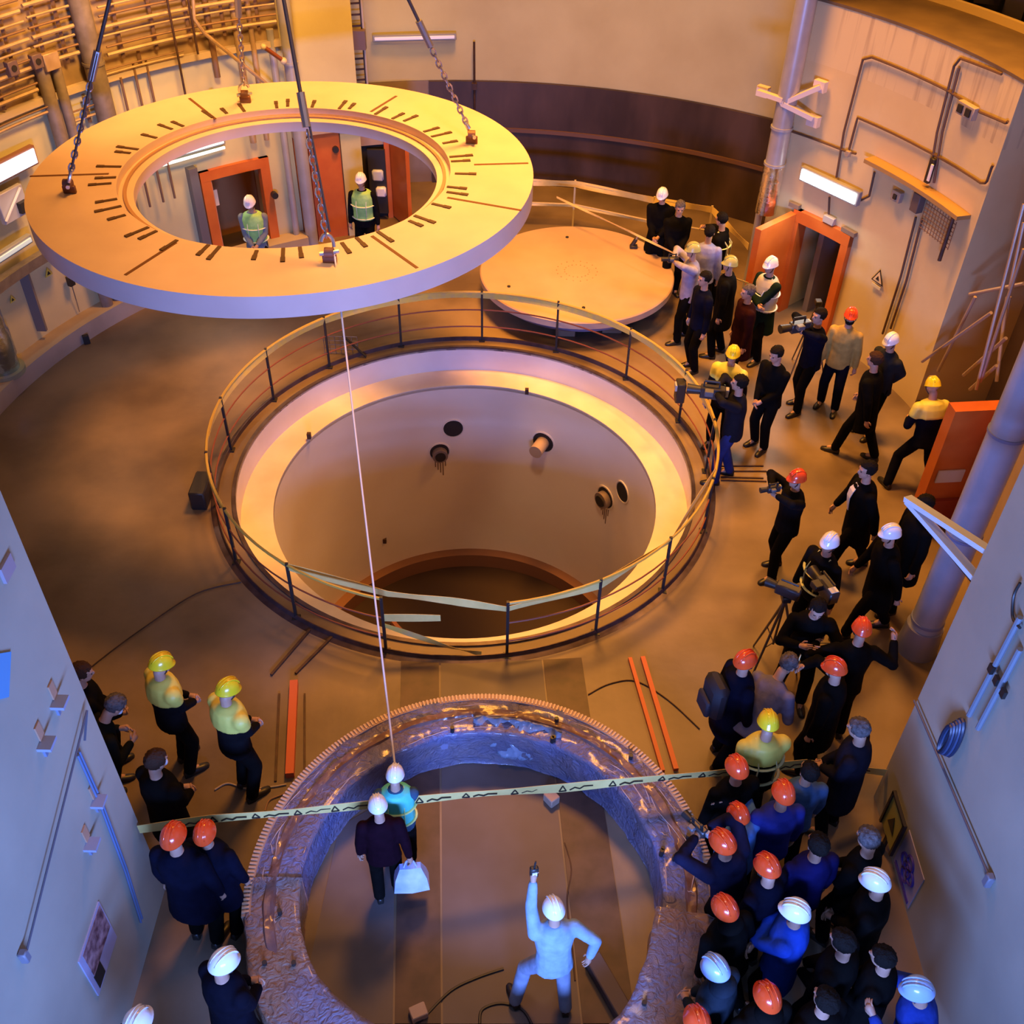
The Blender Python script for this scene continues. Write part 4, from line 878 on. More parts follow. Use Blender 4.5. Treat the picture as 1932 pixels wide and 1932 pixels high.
# pose: feet (x,y) left/right (left is -x when facing +y), hands, lean (deg forward), side lean, head (yaw, pitch), hip drop
POSES = {
 'stand':  dict(),
 'stand2': dict(feet=((-.14, .05), (.12, -.06)), hands=((-.27, .02, .80), (.25, .10, .84)), head=(15, -8)),
 'clasp':  dict(hands=((-.05, .24, .98), (.05, .25, .96)), head=(-8, 12)),
 'fold':   dict(hands=((.13, .22, 1.17), (-.13, .25, 1.13)), poles=((-1, .2, -.6), (1, .2, -.6)), head=(5, 0)),
 'camera': dict(hands=((-.08, .30, 1.50), (.08, .30, 1.50)), head=(0, -3), feet=((-.14, .12), (.13, -.08))),
 'phone':  dict(hands=((-.24, .05, .82), (.10, .36, 1.42)), head=(-5, 6)),
 'back':   dict(hands=((-.06, -.17, .95), (.06, -.18, .93)), poles=((-1, -1, 0), (1, -1, 0)), head=(0, 8)),
 'walk':   dict(feet=((-.08, .26), (.08, -.30)), hands=((-.28, -.12, .85), (.27, .20, .90)), lean=6),
 'stride': dict(feet=((-.34, .02), (.24, -.22)), hands=((-.16, .30, 1.0), (.22, .34, .98)), lean=16, drop=.06, head=(0, 22)),
 'bend':   dict(hands=((-.10, .42, 1.02), (.12, .44, 1.0)), lean=34, drop=.05, head=(0, 30), feet=((-.13, .08), (.12, -.1))),
 'wide':   dict(feet=((-.13, .0), (.13, -.02)), hands=((-.34, .22, 1.22), (.42, .18, 1.40)), head=(0, 5), poles=((-1, -.1, -.4), (1, 0, -.6))),
 'point':  dict(feet=((-.36, .0), (.12, -.16)), hands=((-.16, .36, 1.86), (.34, -.06, .90)), poles=((-1, .1, -.1), (1, -.4, 0)), lean=8, head=(10, 5), drop=.07),
 'carry':  dict(feet=((-.10, -.06), (.10, .06)), hands=((-.26, .04, .84), (.30, -.10, .70)), lean=3, head=(8, 12)),
 'tripod': dict(hands=((-.14, .40, 1.32), (.12, .38, 1.30)), lean=10, head=(0, 12), feet=((-.14, .10), (.14, -.10))),
 'look':   dict(hands=((-.26, .05, .84), (.26, .05, .84)), head=(0, -14)),
}
_pc = {}
def rotX(d): return Matrix.Rotation(R_(d), 3, 'X')
def pose_data(key):
    if key in _pc: return _pc[key]
    p = POSES[key]; lean = p.get('lean', 2); drop = p.get('drop', .0)
    hip = V((0, 0, .93-drop)); Rl = Matrix.Rotation(-R_(lean), 3, 'X')
    up = Rl @ V((0, 0, 1)); fw = Rl @ V((0, 1, 0))
    J = {}
    feet = p.get('feet', ((-.11, .03), (.11, -.02)))
    J['hip'] = hip
    for s, n_, f in ((-1, 'L', feet[0]), (1, 'R', feet[1])):
        h0 = hip+V((s*.085, 0, -.02)); an = V((f[0], f[1], .085)); kn, an = ik(h0, an, .43, .42, V((s*.15, 1, 0)))
        J['h'+n_] = h0; J['k'+n_] = kn; J['a'+n_] = an
    chest = hip+up*.34; sh = hip+up*.50; neck = hip+up*.56; J['chest'] = chest; J['sh'] = sh; J['neck'] = neck
    yaw, pit = p.get('head', (0, 0)); HR = Matrix.Rotation(R_(yaw), 3, 'Z') @ Matrix.Rotation(-R_(pit+lean*.4), 3, 'X')
    J['head'] = neck+up*.06+HR @ V((0, .02, .125)); J['HR'] = HR; J['Rl'] = Rl
    hands = p.get('hands', ((-.26, .06, .84), (.26, .05, .82)))
    poles = p.get('poles', ((-.6, -.8, -.2), (.6, -.8, -.2)))
    for s, n_, hd, pl in ((-1, 'L', hands[0], poles[0]), (1, 'R', hands[1], poles[1])):
        s0 = sh+V((s*.185, 0, 0))-up*.04; wr = V(hd); el, wr = ik(s0, wr, .285, .25, V(pl)); J['s'+n_] = s0; J['e'+n_] = el; J['w'+n_] = wr
    _pc[key] = J
    # ---- body
    bm = bmesh.new(); Id = Matrix.Identity(3)
    ell_loft(bm, [(hip-up*.08, .13, .10, Rl), (hip+up*.02, .158, .112, Rl), (hip+up*.17, .132, .10, Rl), (chest, .155, .115, Rl), (sh-up*.04, .155, .10, Rl), (sh+up*.02, .09, .075, Rl), (neck, .06, .06, Rl)])
    limb(bm, [J['neck']-up*.03, J['neck']+up*.10], [.056, .055], 10)
    for n_ in 'LR':
        limb(bm, [J['h'+n_], J['k'+n_], J['a'+n_]], [.082, .055, .038]); limb(bm, [J['s'+n_], J['e'+n_], J['w'+n_]], [.048, .038, .027])
        hd = (J['w'+n_]-J['e'+n_]).normalized(); limb(bm, [J['w'+n_], J['w'+n_]+hd*.075], [.028, .036], 8)
        ft = V((feet[0] if n_ == 'L' else feet[1])+(0,)); limb(bm, [J['a'+n_], J['a'+n_]+V((0, .10, -.05))], [.036, .03], 8)
    # head: skull, jaw, nose, brow, ears, lips
    m_ = MB(); m_.bm.free(); m_.bm = bm; H = J['head']
    def hs(o_, r, sc): 
        q = bmesh.ops.create_icosphere(bm, subdivisions=3, radius=1)
        bmesh.ops.transform(bm, matrix=Matrix.Translation(H) @ HR.to_4x4() @ Matrix.Translation(V(o_)) @ Matrix.Diagonal((r*sc[0], r*sc[1], r*sc[2], 1)), verts=q['verts'])
    hs((0, -.008, .03), .1, (.78, .97, .90)); hs((0, .022, -.035), .1, (.60, .66, .80)); hs((0, .058, -.088), .028, (1, .8, .8))
    hs((0, .098, -.012), .016, (.8, 1.1, 1.7)); hs((0, .078, .03), .04, (1.4, .4, .35)); hs((0, .084, -.052), .018, (1.3, .5, .6))
    hs((.078, -.005, -.012), .02, (.5, .9, 1.5)); hs((-.078, -.005, -.012), .02, (.5, .9, 1.5))
    body = remesh(bm, .0115, 1)
    # fingers, added to the same mesh
    fb = bmesh.new(); fb.from_mesh(body); ff = MB(); ff.bm.free(); ff.bm = fb
    for n_, s in (('L', -1), ('R', 1)):
        w_ = J['w'+n_]; hd = (w_-J['e'+n_]).normalized(); sd = hd.cross(V((s, .2, .1))).normalized(); inn = sd.cross(hd).normalized()
        if inn.dot(V((-s, 0, 0))) < 0: inn = -inn
        base = w_+hd*.075
        for q, (off, ln) in enumerate(((-.027, .066), (-.009, .076), (.009, .072), (.026, .056))):
            b0 = base+sd*off; ff.tube([b0, b0+hd*ln*.45+inn*.006, b0+hd*ln*.78+inn*.024, b0+hd*ln*.9+inn*.042], [.0095, .009, .008, .006], 6)
        b0 = w_+hd*.03-sd*.028; ff.tube([b0, b0-sd*.024+hd*.022+inn*.01, b0-sd*.028+hd*.052+inn*.02], [.011, .0095, .007], 6)
    for f in fb.faces: f.smooth = True
    fb.to_mesh(body); fb.free()
    J['m_body'] = body
    # ---- jacket variants
    def jacket(hem, th, short=False):
        b = bmesh.new(); r = [(hip+up*hem, .165+th+(.045 if hem < -.2 else 0.01), .125+th, Rl if hem > -.12 else Rl.lerp(Id, .5) if False else Rl)]
        r += [(hip-up*.02 if hem < -.05 else hip+up*.04, .160+th, .122+th, Rl), (hip+up*.16, .143+th, .112+th, Rl), (chest, .168+th, .125+th, Rl), (sh-up*.05, .172+th, .108+th, Rl), (sh+up*.015, .125+th, .09+th, Rl), (neck+up*.005, .072, .070, Rl)]
        ell_loft(b, r)
        for n_ in 'LR':
            w2 = J['e'+n_].lerp(J['w'+n_], .93); limb(b, [J['s'+n_], J['e'+n_], w2], [.064+th*.4, .050+th*.4, .038+th*.3])
        return remesh(b, .019, 1)
    J['m_jacket'] = jacket(-.12, .026); J['m_coat'] = jacket(-.36, .038)
    b = bmesh.new(); ell_loft(b, [(hip-up*.10, .150, .115, Rl), (hip+up*.03, .160, .118, Rl), (hip+up*.10, .145, .108, Rl)])
    for n_ in 'LR': limb(b, [J['h'+n_], J['k'+n_], J['a'+n_]+V((0, 0, .0))], [.102, .080, .068])
    J['m_trousers'] = remesh(b, .02, 1)
    for n_ in 'LR':
        a = J['a'+n_]; b = MB(); dirn = V(((-.15 if n_ == 'L' else .15), 1, 0)).normalized(); sx = V((dirn.y, -dirn.x, 0))
        base = V((a.x, a.y, 0))
        rows = []
        for t, wd, ht in ((-.075, .028, .05), (-.06, .036, .085), (.0, .04, .095), (.07, .043, .07), (.14, .045, .05), (.19, .032, .04), (.205, .012, .03)):
            c = base+dirn*t; rows.append([b.bm.verts.new(c+sx*x*wd+V((0, 0, z*ht+.002))) for x, z in ((-1, 0), (-1, .6), (-.6, 1), (.6, 1), (1, .6), (1, 0))])
        for r0, r1 in zip(rows, rows[1:]):
            for k in range(6): f = b.bm.faces.new((r0[k], r0[(k+1) % 6], r1[(k+1) % 6], r1[k])); f.smooth = True
        b.bm.faces.new(list(reversed(rows[0]))); b.bm.faces.new(rows[-1])
        bmesh.ops.recalc_face_normals(b.bm, faces=b.bm.faces); me = bpy.data.meshes.new('shoe'); b.bm.to_mesh(me); b.bm.free(); J['m_shoe'+n_] = me
    # vest and shoulder yoke
    b = bmesh.new(); th = .042
    ell_loft(b, [(hip+up*.02, .160+th, .120+th, Rl), (hip+up*.16, .148+th, .114+th, Rl), (chest, .170+th, .127+th, Rl), (sh-up*.05, .172+th, .110+th, Rl), (sh+up*.03, .115+th, .085+th, Rl), (neck+up*.0, .07, .07, Rl)])
    J['m_vest'] = remesh(b, .019, 1)
    b = bmesh.new(); th = .044
    ell_loft(b, [(chest-up*.02, .172+th, .127+th, Rl), (sh-up*.05, .175+th, .112+th, Rl), (sh+up*.03, .118+th, .087+th, Rl), (neck+up*.01, .075, .075, Rl)])
    for n_ in 'LR': limb(b, [J['s'+n_], J['s'+n_].lerp(J['e'+n_], .38)], [.090, .080])
    J['m_yoke'] = remesh(b, .019, 1)
    b = MB()
    for z, rx, ry in ((.06, .160+.05, .120+.05), (.30, .165+.052, .124+.052)):
        b.tube([hip+up*z+Rl @ V((rx*math.cos(v), ry*math.sin(v), 0)) for v in [2*math.pi*k/24 for k in range(24)]], .018, 6, closed=True, flat=.3)
    for s in (-1, 1): b.tube([hip+up*.10+Rl @ V((s*.085, .162, 0)), chest+Rl @ V((s*.09, .170, 0)), sh+up*.055+Rl @ V((s*.09, .02, 0)), chest+Rl @ V((s*.09, -.170, 0)), hip+up*.10+Rl @ V((s*.085, -.162, 0))], .016, 6, flat=.3)
    me = bpy.data.meshes.new('stripes'); b.bm.to_mesh(me); b.bm.free(); J['m_stripes'] = me
    return J
# helmet and hair meshes, in head frame
def head_mesh(kind):
    b = MB(); H = 0
    if kind == 'helmet':
        rows = []
        prof = [(0, .148), (.3, .142), (.55, .128), (.8, .10), (.95, .06), (1.0, .03), (1.03, .022), (1.14, .012), (1.14, .006), (1.0, .012)]
        n = 30
        for k in range(n):
            a = 2*math.pi*k/n; row = []
            for i, (r, z) in enumerate(prof):
                rx, ry = .099*min(r, 1.05), .118*min(r, 1.05)
                if i >= 7: ry += .022*max(0, math.sin(a))**2
                row.append(b.bm.verts.new((rx*math.cos(a), ry*math.sin(a)-.006, z+(.006*math.cos(a)**2 if i >= 7 else 0)-(.012*max(0, math.sin(a)) if i >= 7 else 0)))) 
            rows.append(row)
        for k in range(n):
            for i in range(len(prof)-1):
                f = b.bm.faces.new((rows[k][i], rows[(k+1) % n][i], rows[(k+1) % n][i+1], rows[k][i+1])); f.smooth = True
        bmesh.ops.remove_doubles(b.bm, verts=b.bm.verts, dist=1e-5)
    elif kind == 'ridge':
        for x in (-.028, 0, .028): b.tube([V((x, .112*math.cos(t), .03+.115*math.sin(t))) for t in [.35+k*.27 for k in range(10)]], .007, 6)
    elif kind == 'chin_strap':
        b.tube([V((s, .02, z)) for s, z in ((-.09, .03), (-.082, -.04), (-.045, -.10), (0, -.122), (.045, -.10), (.082, -.04), (.09, .03))], .006, 5)
    elif kind == 'hair':
        q = bmesh.ops.create_icosphere(b.bm, subdivisions=4, radius=1)
        for v in b.bm.verts:
            c = v.co.copy(); nn = noise.fractal(c*7, 1, 2, 4)*.10
            v.co = V((c.x*.089, c.y*.108-.014, c.z*.102+.034))*(1+nn)
        dele = [v for v in b.bm.verts if (v.co.y > .045 and v.co.z < .065) or v.co.z < -.055 or (v.co.y > .015 and v.co.z < .0)]
        bmesh.ops.delete(b.bm, geom=dele, context='VERTS')
        for f in b.bm.faces: f.smooth = True
        bmesh.ops.solidify(b.bm, geom=b.bm.faces[:], thickness=.012)
    elif kind == 'beard':
        q = bmesh.ops.create_icosphere(b.bm, subdivisions=3, radius=1)
        for v in b.bm.verts: c = v.co.copy(); v.co = V((c.x*.066, c.y*.072+.028, c.z*.055-.07))*(1+noise.noise(c*6)*.03)
        bmesh.ops.delete(b.bm, geom=[v for v in b.bm.verts if v.co.z > -.045 and v.co.y > .05], context='VERTS')
        for f in b.bm.faces: f.smooth = True
    elif kind == 'eyes':
        for s in (-1, 1): b.sphere((s*.031, .083, .006), .011, 2, (1.2, .6, .8))
    elif kind == 'mask':
        b.sphere((0, .066, -.045), .05, 3, (1.05, .75, .85))
    elif kind == 'hood':
        q = bmesh.ops.create_icosphere(b.bm, subdivisions=3, radius=1)
        for v in b.bm.verts: c = v.co.copy(); v.co = V((c.x*.115, c.y*.10-.07, c.z*.07-.12))
        for f in b.bm.faces: f.smooth = True
    bmesh.ops.recalc_face_normals(b.bm, faces=b.bm.faces); me = bpy.data.meshes.new(kind); b.bm.to_mesh(me); b.bm.free(); return me
HM = {k: head_mesh(k) for k in ('helmet', 'ridge', 'chin_strap', 'hair', 'beard', 'eyes', 'mask', 'hood')}
def cloth(c):
    if max(c) < .1: c = tuple(x*.4 for x in c)
    return mat('cloth_%d_%d_%d' % tuple(int(x*255) for x in c), c, .85, col2=tuple(x*.75 for x in c), scale=9, bump=.35, bscale=11, spec=.06)
SK = [mat('skin_a', (.48, .27, .18), .55), mat('skin_b', (.36, .19, .12), .55)]
HC = {'w': mat('helmet_white', (.86, .87, .90), .22, coat=.3), 'o': mat('helmet_orange', (.80, .075, .015), .22, coat=.4), 'y': mat('helmet_yellow', (.82, .62, .015), .25, coat=.3), 'g': mat('helmet_olive', (.42, .42, .14), .35), 'b': mat('helmet_pale_blue', (.35, .50, .85), .25, coat=.3)}
HA = {'k': mat('hair_black', (.008, .006, .005), .8, spec=.12, bump=.6, bscale=60), 'n': mat('hair_grey', (.13, .115, .115), .8, spec=.15, col2=(.06, .05, .05), scale=30, bump=.6, bscale=60), 'r': mat('hair_brown', (.045, .022, .013), .8, spec=.12, bump=.6, bscale=60)}
def part(name, me, material, parent, M=None):
    o = bpy.data.objects.new(name, me); COL.objects.link(o); o.parent = parent
    if not me.materials: me.materials.append(None)
    o.material_slots[0].link = 'OBJECT'; o.material_slots[0].material = material
    if M is not None: o.matrix_local = M
    return o
SHOE = mat('shoe_black', (.015, .013, .012), .4)
DK = (.018, .017, .022); NV = (.012, .014, .045); BK = (.012, .011, .011)
def person(px, py, pose, face, head, jk, label, tr=BK, kind='jacket', h=1.0, extra='', group=None, skin=0, shoe=None):
    J = pose_data(pose); hd = J['head']*h
    P = G(px, py, hd.z+.06); Rz = Matrix.Rotation(R_(face), 3, 'Z'); o_ = Rz @ V((hd.x, hd.y, 0))
    t = thing('person', label, 'person', (P.x-o_.x, P.y-o_.y, 0), group); t.rotation_euler = (0, 0, R_(face)); t.scale = (h, h, h)
    dv = V((t.location.x-WC.x, t.location.y-WC.y, 0))
    if 1.8 < dv.length < 2.40:          # stands outside the wrapped ring and leans over it
        nb = V((WC.x, WC.y, 0))+dv.normalized()*2.42; hw = t.location+Rz @ hd
        Q = V((0, 0, 1)).rotation_difference((hw-nb).normalized()) if (hw-nb).length else Matrix.Identity(3).to_quaternion()
        h0 = (t.location+V((0, 0, 1))*hw.z-t.location).normalized(); Q = (hw-t.location).normalized().rotation_difference((hw-nb).normalized())
        t.location = nb; t.rotation_euler = (Q.to_matrix() @ Rz).to_euler()
    part('body', J['m_body'], SK[skin], t)
    part(kind, J['m_'+kind], cloth(jk), t); part('trousers', J['m_trousers'], cloth(tr), t)
    part('shoe', J['m_shoeL'], shoe or SHOE, t); part('shoe', J['m_shoeR'], shoe or SHOE, t)
    HMx = Matrix.Translation(J['head']) @ J['HR'].to_4x4()
    part('eyes', HM['eyes'], BLACK, t, HMx)
    if head[0] == 'H':
        q = part('helmet', HM['helmet'], HC[head[1]], t, HMx @ Matrix.Translation((0, 0, -.004)))
        part('ridge', HM['ridge'], HC[head[1]], q)
        part('chin_strap', HM['chin_strap'], BLACK, t, HMx)
        if len(head) > 2: part('hair', HM['hair'], HA[head[2]], t, HMx @ Matrix.Scale(.97, 4))
    elif head != '-': part('hair', HM['hair'], HA[head], t, HMx)
    if 'beard' in extra: part('beard', HM['beard'], HA['k'], t, HMx)
    if 'shirt' in extra:
        b = MB(); up = J['Rl'] @ V((0, 0, 1)); nk = J['neck']; pts = []
        for z, y, w_ in ((-.02, .088, .035), (-.10, .150, .055), (-.20, .176, .045), (-.32, .170, .03), (-.42, .160, .015)):
            c = nk+up*z+J['Rl'] @ V((0, y, 0)); pts.append((c+V((-w_, 0, 0)), c+V((w_, 0, 0))))
        for a_, b_ in zip(pts, pts[1:]): b.poly([a_[0], a_[1], b_[1], b_[0]], .008, (0, 1, 0))
        q = b.build('shirt_front', mat('shirt_white', (.75, .75, .8), .7), None); q.parent = t
    if 'mask' in extra: part('face_mask', HM['mask'], mat('mask_white', (.7, .74, .82), .7), t, HMx)
    if 'hood' in extra: part('hood', HM['hood'], cloth(jk), t, HMx)
    if 'vestg' in extra:
        v = part('vest', J['m_vest'], mat('vest_green', (.38, .72, .22), .6, col2=(.30, .60, .16), scale=9, bump=.2), t); part('reflective_stripes', J['m_stripes'], mat('stripe', (.75, .78, .72), .35), v)
    if 'vestt' in extra:
        v = part('vest', J['m_vest'], mat('vest_teal', (.10, .62, .50), .6, bump=.2), t); part('reflective_stripes', J['m_stripes'], mat('stripe_y', (.70, .75, .25), .35), v)
    if 'harness' in extra: part('reflective_stripes', J['m_stripes'], mat('stripe_p', (.70, .74, .40), .35), t)
    if 'vestc' in extra:
        v = part('vest', J['m_vest'], mat('vest_cream', (.55, .50, .34), .6, bump=.2), t); part('reflective_stripes', J['m_stripes'], mat('stripe', (.75, .78, .72), .35), v)
    if 'yoke' in extra: part('shoulder_yoke', J['m_yoke'], mat('yoke_yellow', (.72, .66, .12), .5, bump=.2), t)
    t['_P'] = 0; del t['_P']
    return t, J
def held(t, J, kind, hand='R'):
    """things held in the hands are things of their own, placed at the real hand position"""
    M = Matrix.Translation(t.location) @ Matrix.Rotation(t.rotation_euler.z, 4, 'Z') @ Matrix.Diagonal((*t.scale, 1))
    return M, J['w'+hand]
def at_person(t, v): return (Matrix.Translation(t.location) @ t.rotation_euler.to_matrix().to_4x4() @ Matrix.Diagonal((*t.scale, 1))) @ V(v)
def camcorder(t, c, label, size=1.0, light=True):
    """c: camera centre in the person's frame, lens forward (+y)"""
    w_ = at_person(t, c); o = thing('video_camera', label, 'camera', w_); o.rotation_euler = t.rotation_euler; s = size
    def pb(mb, n, m_): q = mb.build(n, m_, None); q.parent = o; return q
    pb(MB().box((0, 0, 0), (.10*s, .26*s, .13*s), bev=.012), 'camera_body', mat('cam_black', (.03, .03, .035), .35))
    pb(MB().tube([(0, .12*s, .01), (0, .27*s, .01)], [.045*s, .055*s], 14), 'lens', BLACK)
    pb(MB().tube([(0, -.06*s, .13*s), (0, .10*s, .13*s)], .014*s, 6).box((0, -.06*s, .09*s), (.02, .02, .08)).box((0, .1*s, .09*s), (.02, .02, .08)), 'handle', BLACK)
    pb(MB().box((-.08*s, .04*s, .04*s), (.07*s, .09*s, .06*s), bev=.006), 'viewfinder', mat('vf', (.12, .12, .13), .4))
    if light: pb(MB().box((.03*s, -.14*s, .0), (.07*s, .05*s, .09*s), bev=.006), 'battery', mat('batt', (.30, .31, .34), .4))
    return o
def phone(t, c, label):
    w_ = at_person(t, c); o = thing('phone', label, 'phone', w_); o.rotation_euler = t.rotation_euler
    q = MB().box((0, 0, 0), (.075, .010, .15), bev=.003).build('case', BLACK, None); q.parent = o
    q = MB().box((0, -.006, 0), (.066, .002, .135)).build('screen', mat('phone_screen', (.3, .4, .5), .2, emit=(.5, .65, .8), estr=.6), None); q.parent = o
def tripod(px, py, label, h_=1.15, sp=.42):
    b = G(px, py); t = thing('tripod', label, 'tripod', b); top = b+V((0, 0, h_))
    for k in range(3):
        a = R_(90+k*120+15); e_ = b+V((math.cos(a)*sp, math.sin(a)*sp, 0)); mt = mat('tripod_leg', (.10, .085, .08), .4, .4)
        MB().tube([top, e_+V((0, 0, .01))], [.018, .011], 6).build('leg', mt, t)
        MB().tube([b.lerp(e_, .55)+V((0, 0, h_*.45)), b+V((0, 0, h_*.40))], .007, 5).build('spreader', mt, t)
    MB().tube([b+V((0, 0, h_*.38)), top], .014, 6).build('column', mat('tripod_leg', (.10, .085, .08), .4, .4), t)
    MB().box(top+V((0, 0, .04)), (.10, .12, .08), bev=.01).build('head', BLACK, t); return t, top
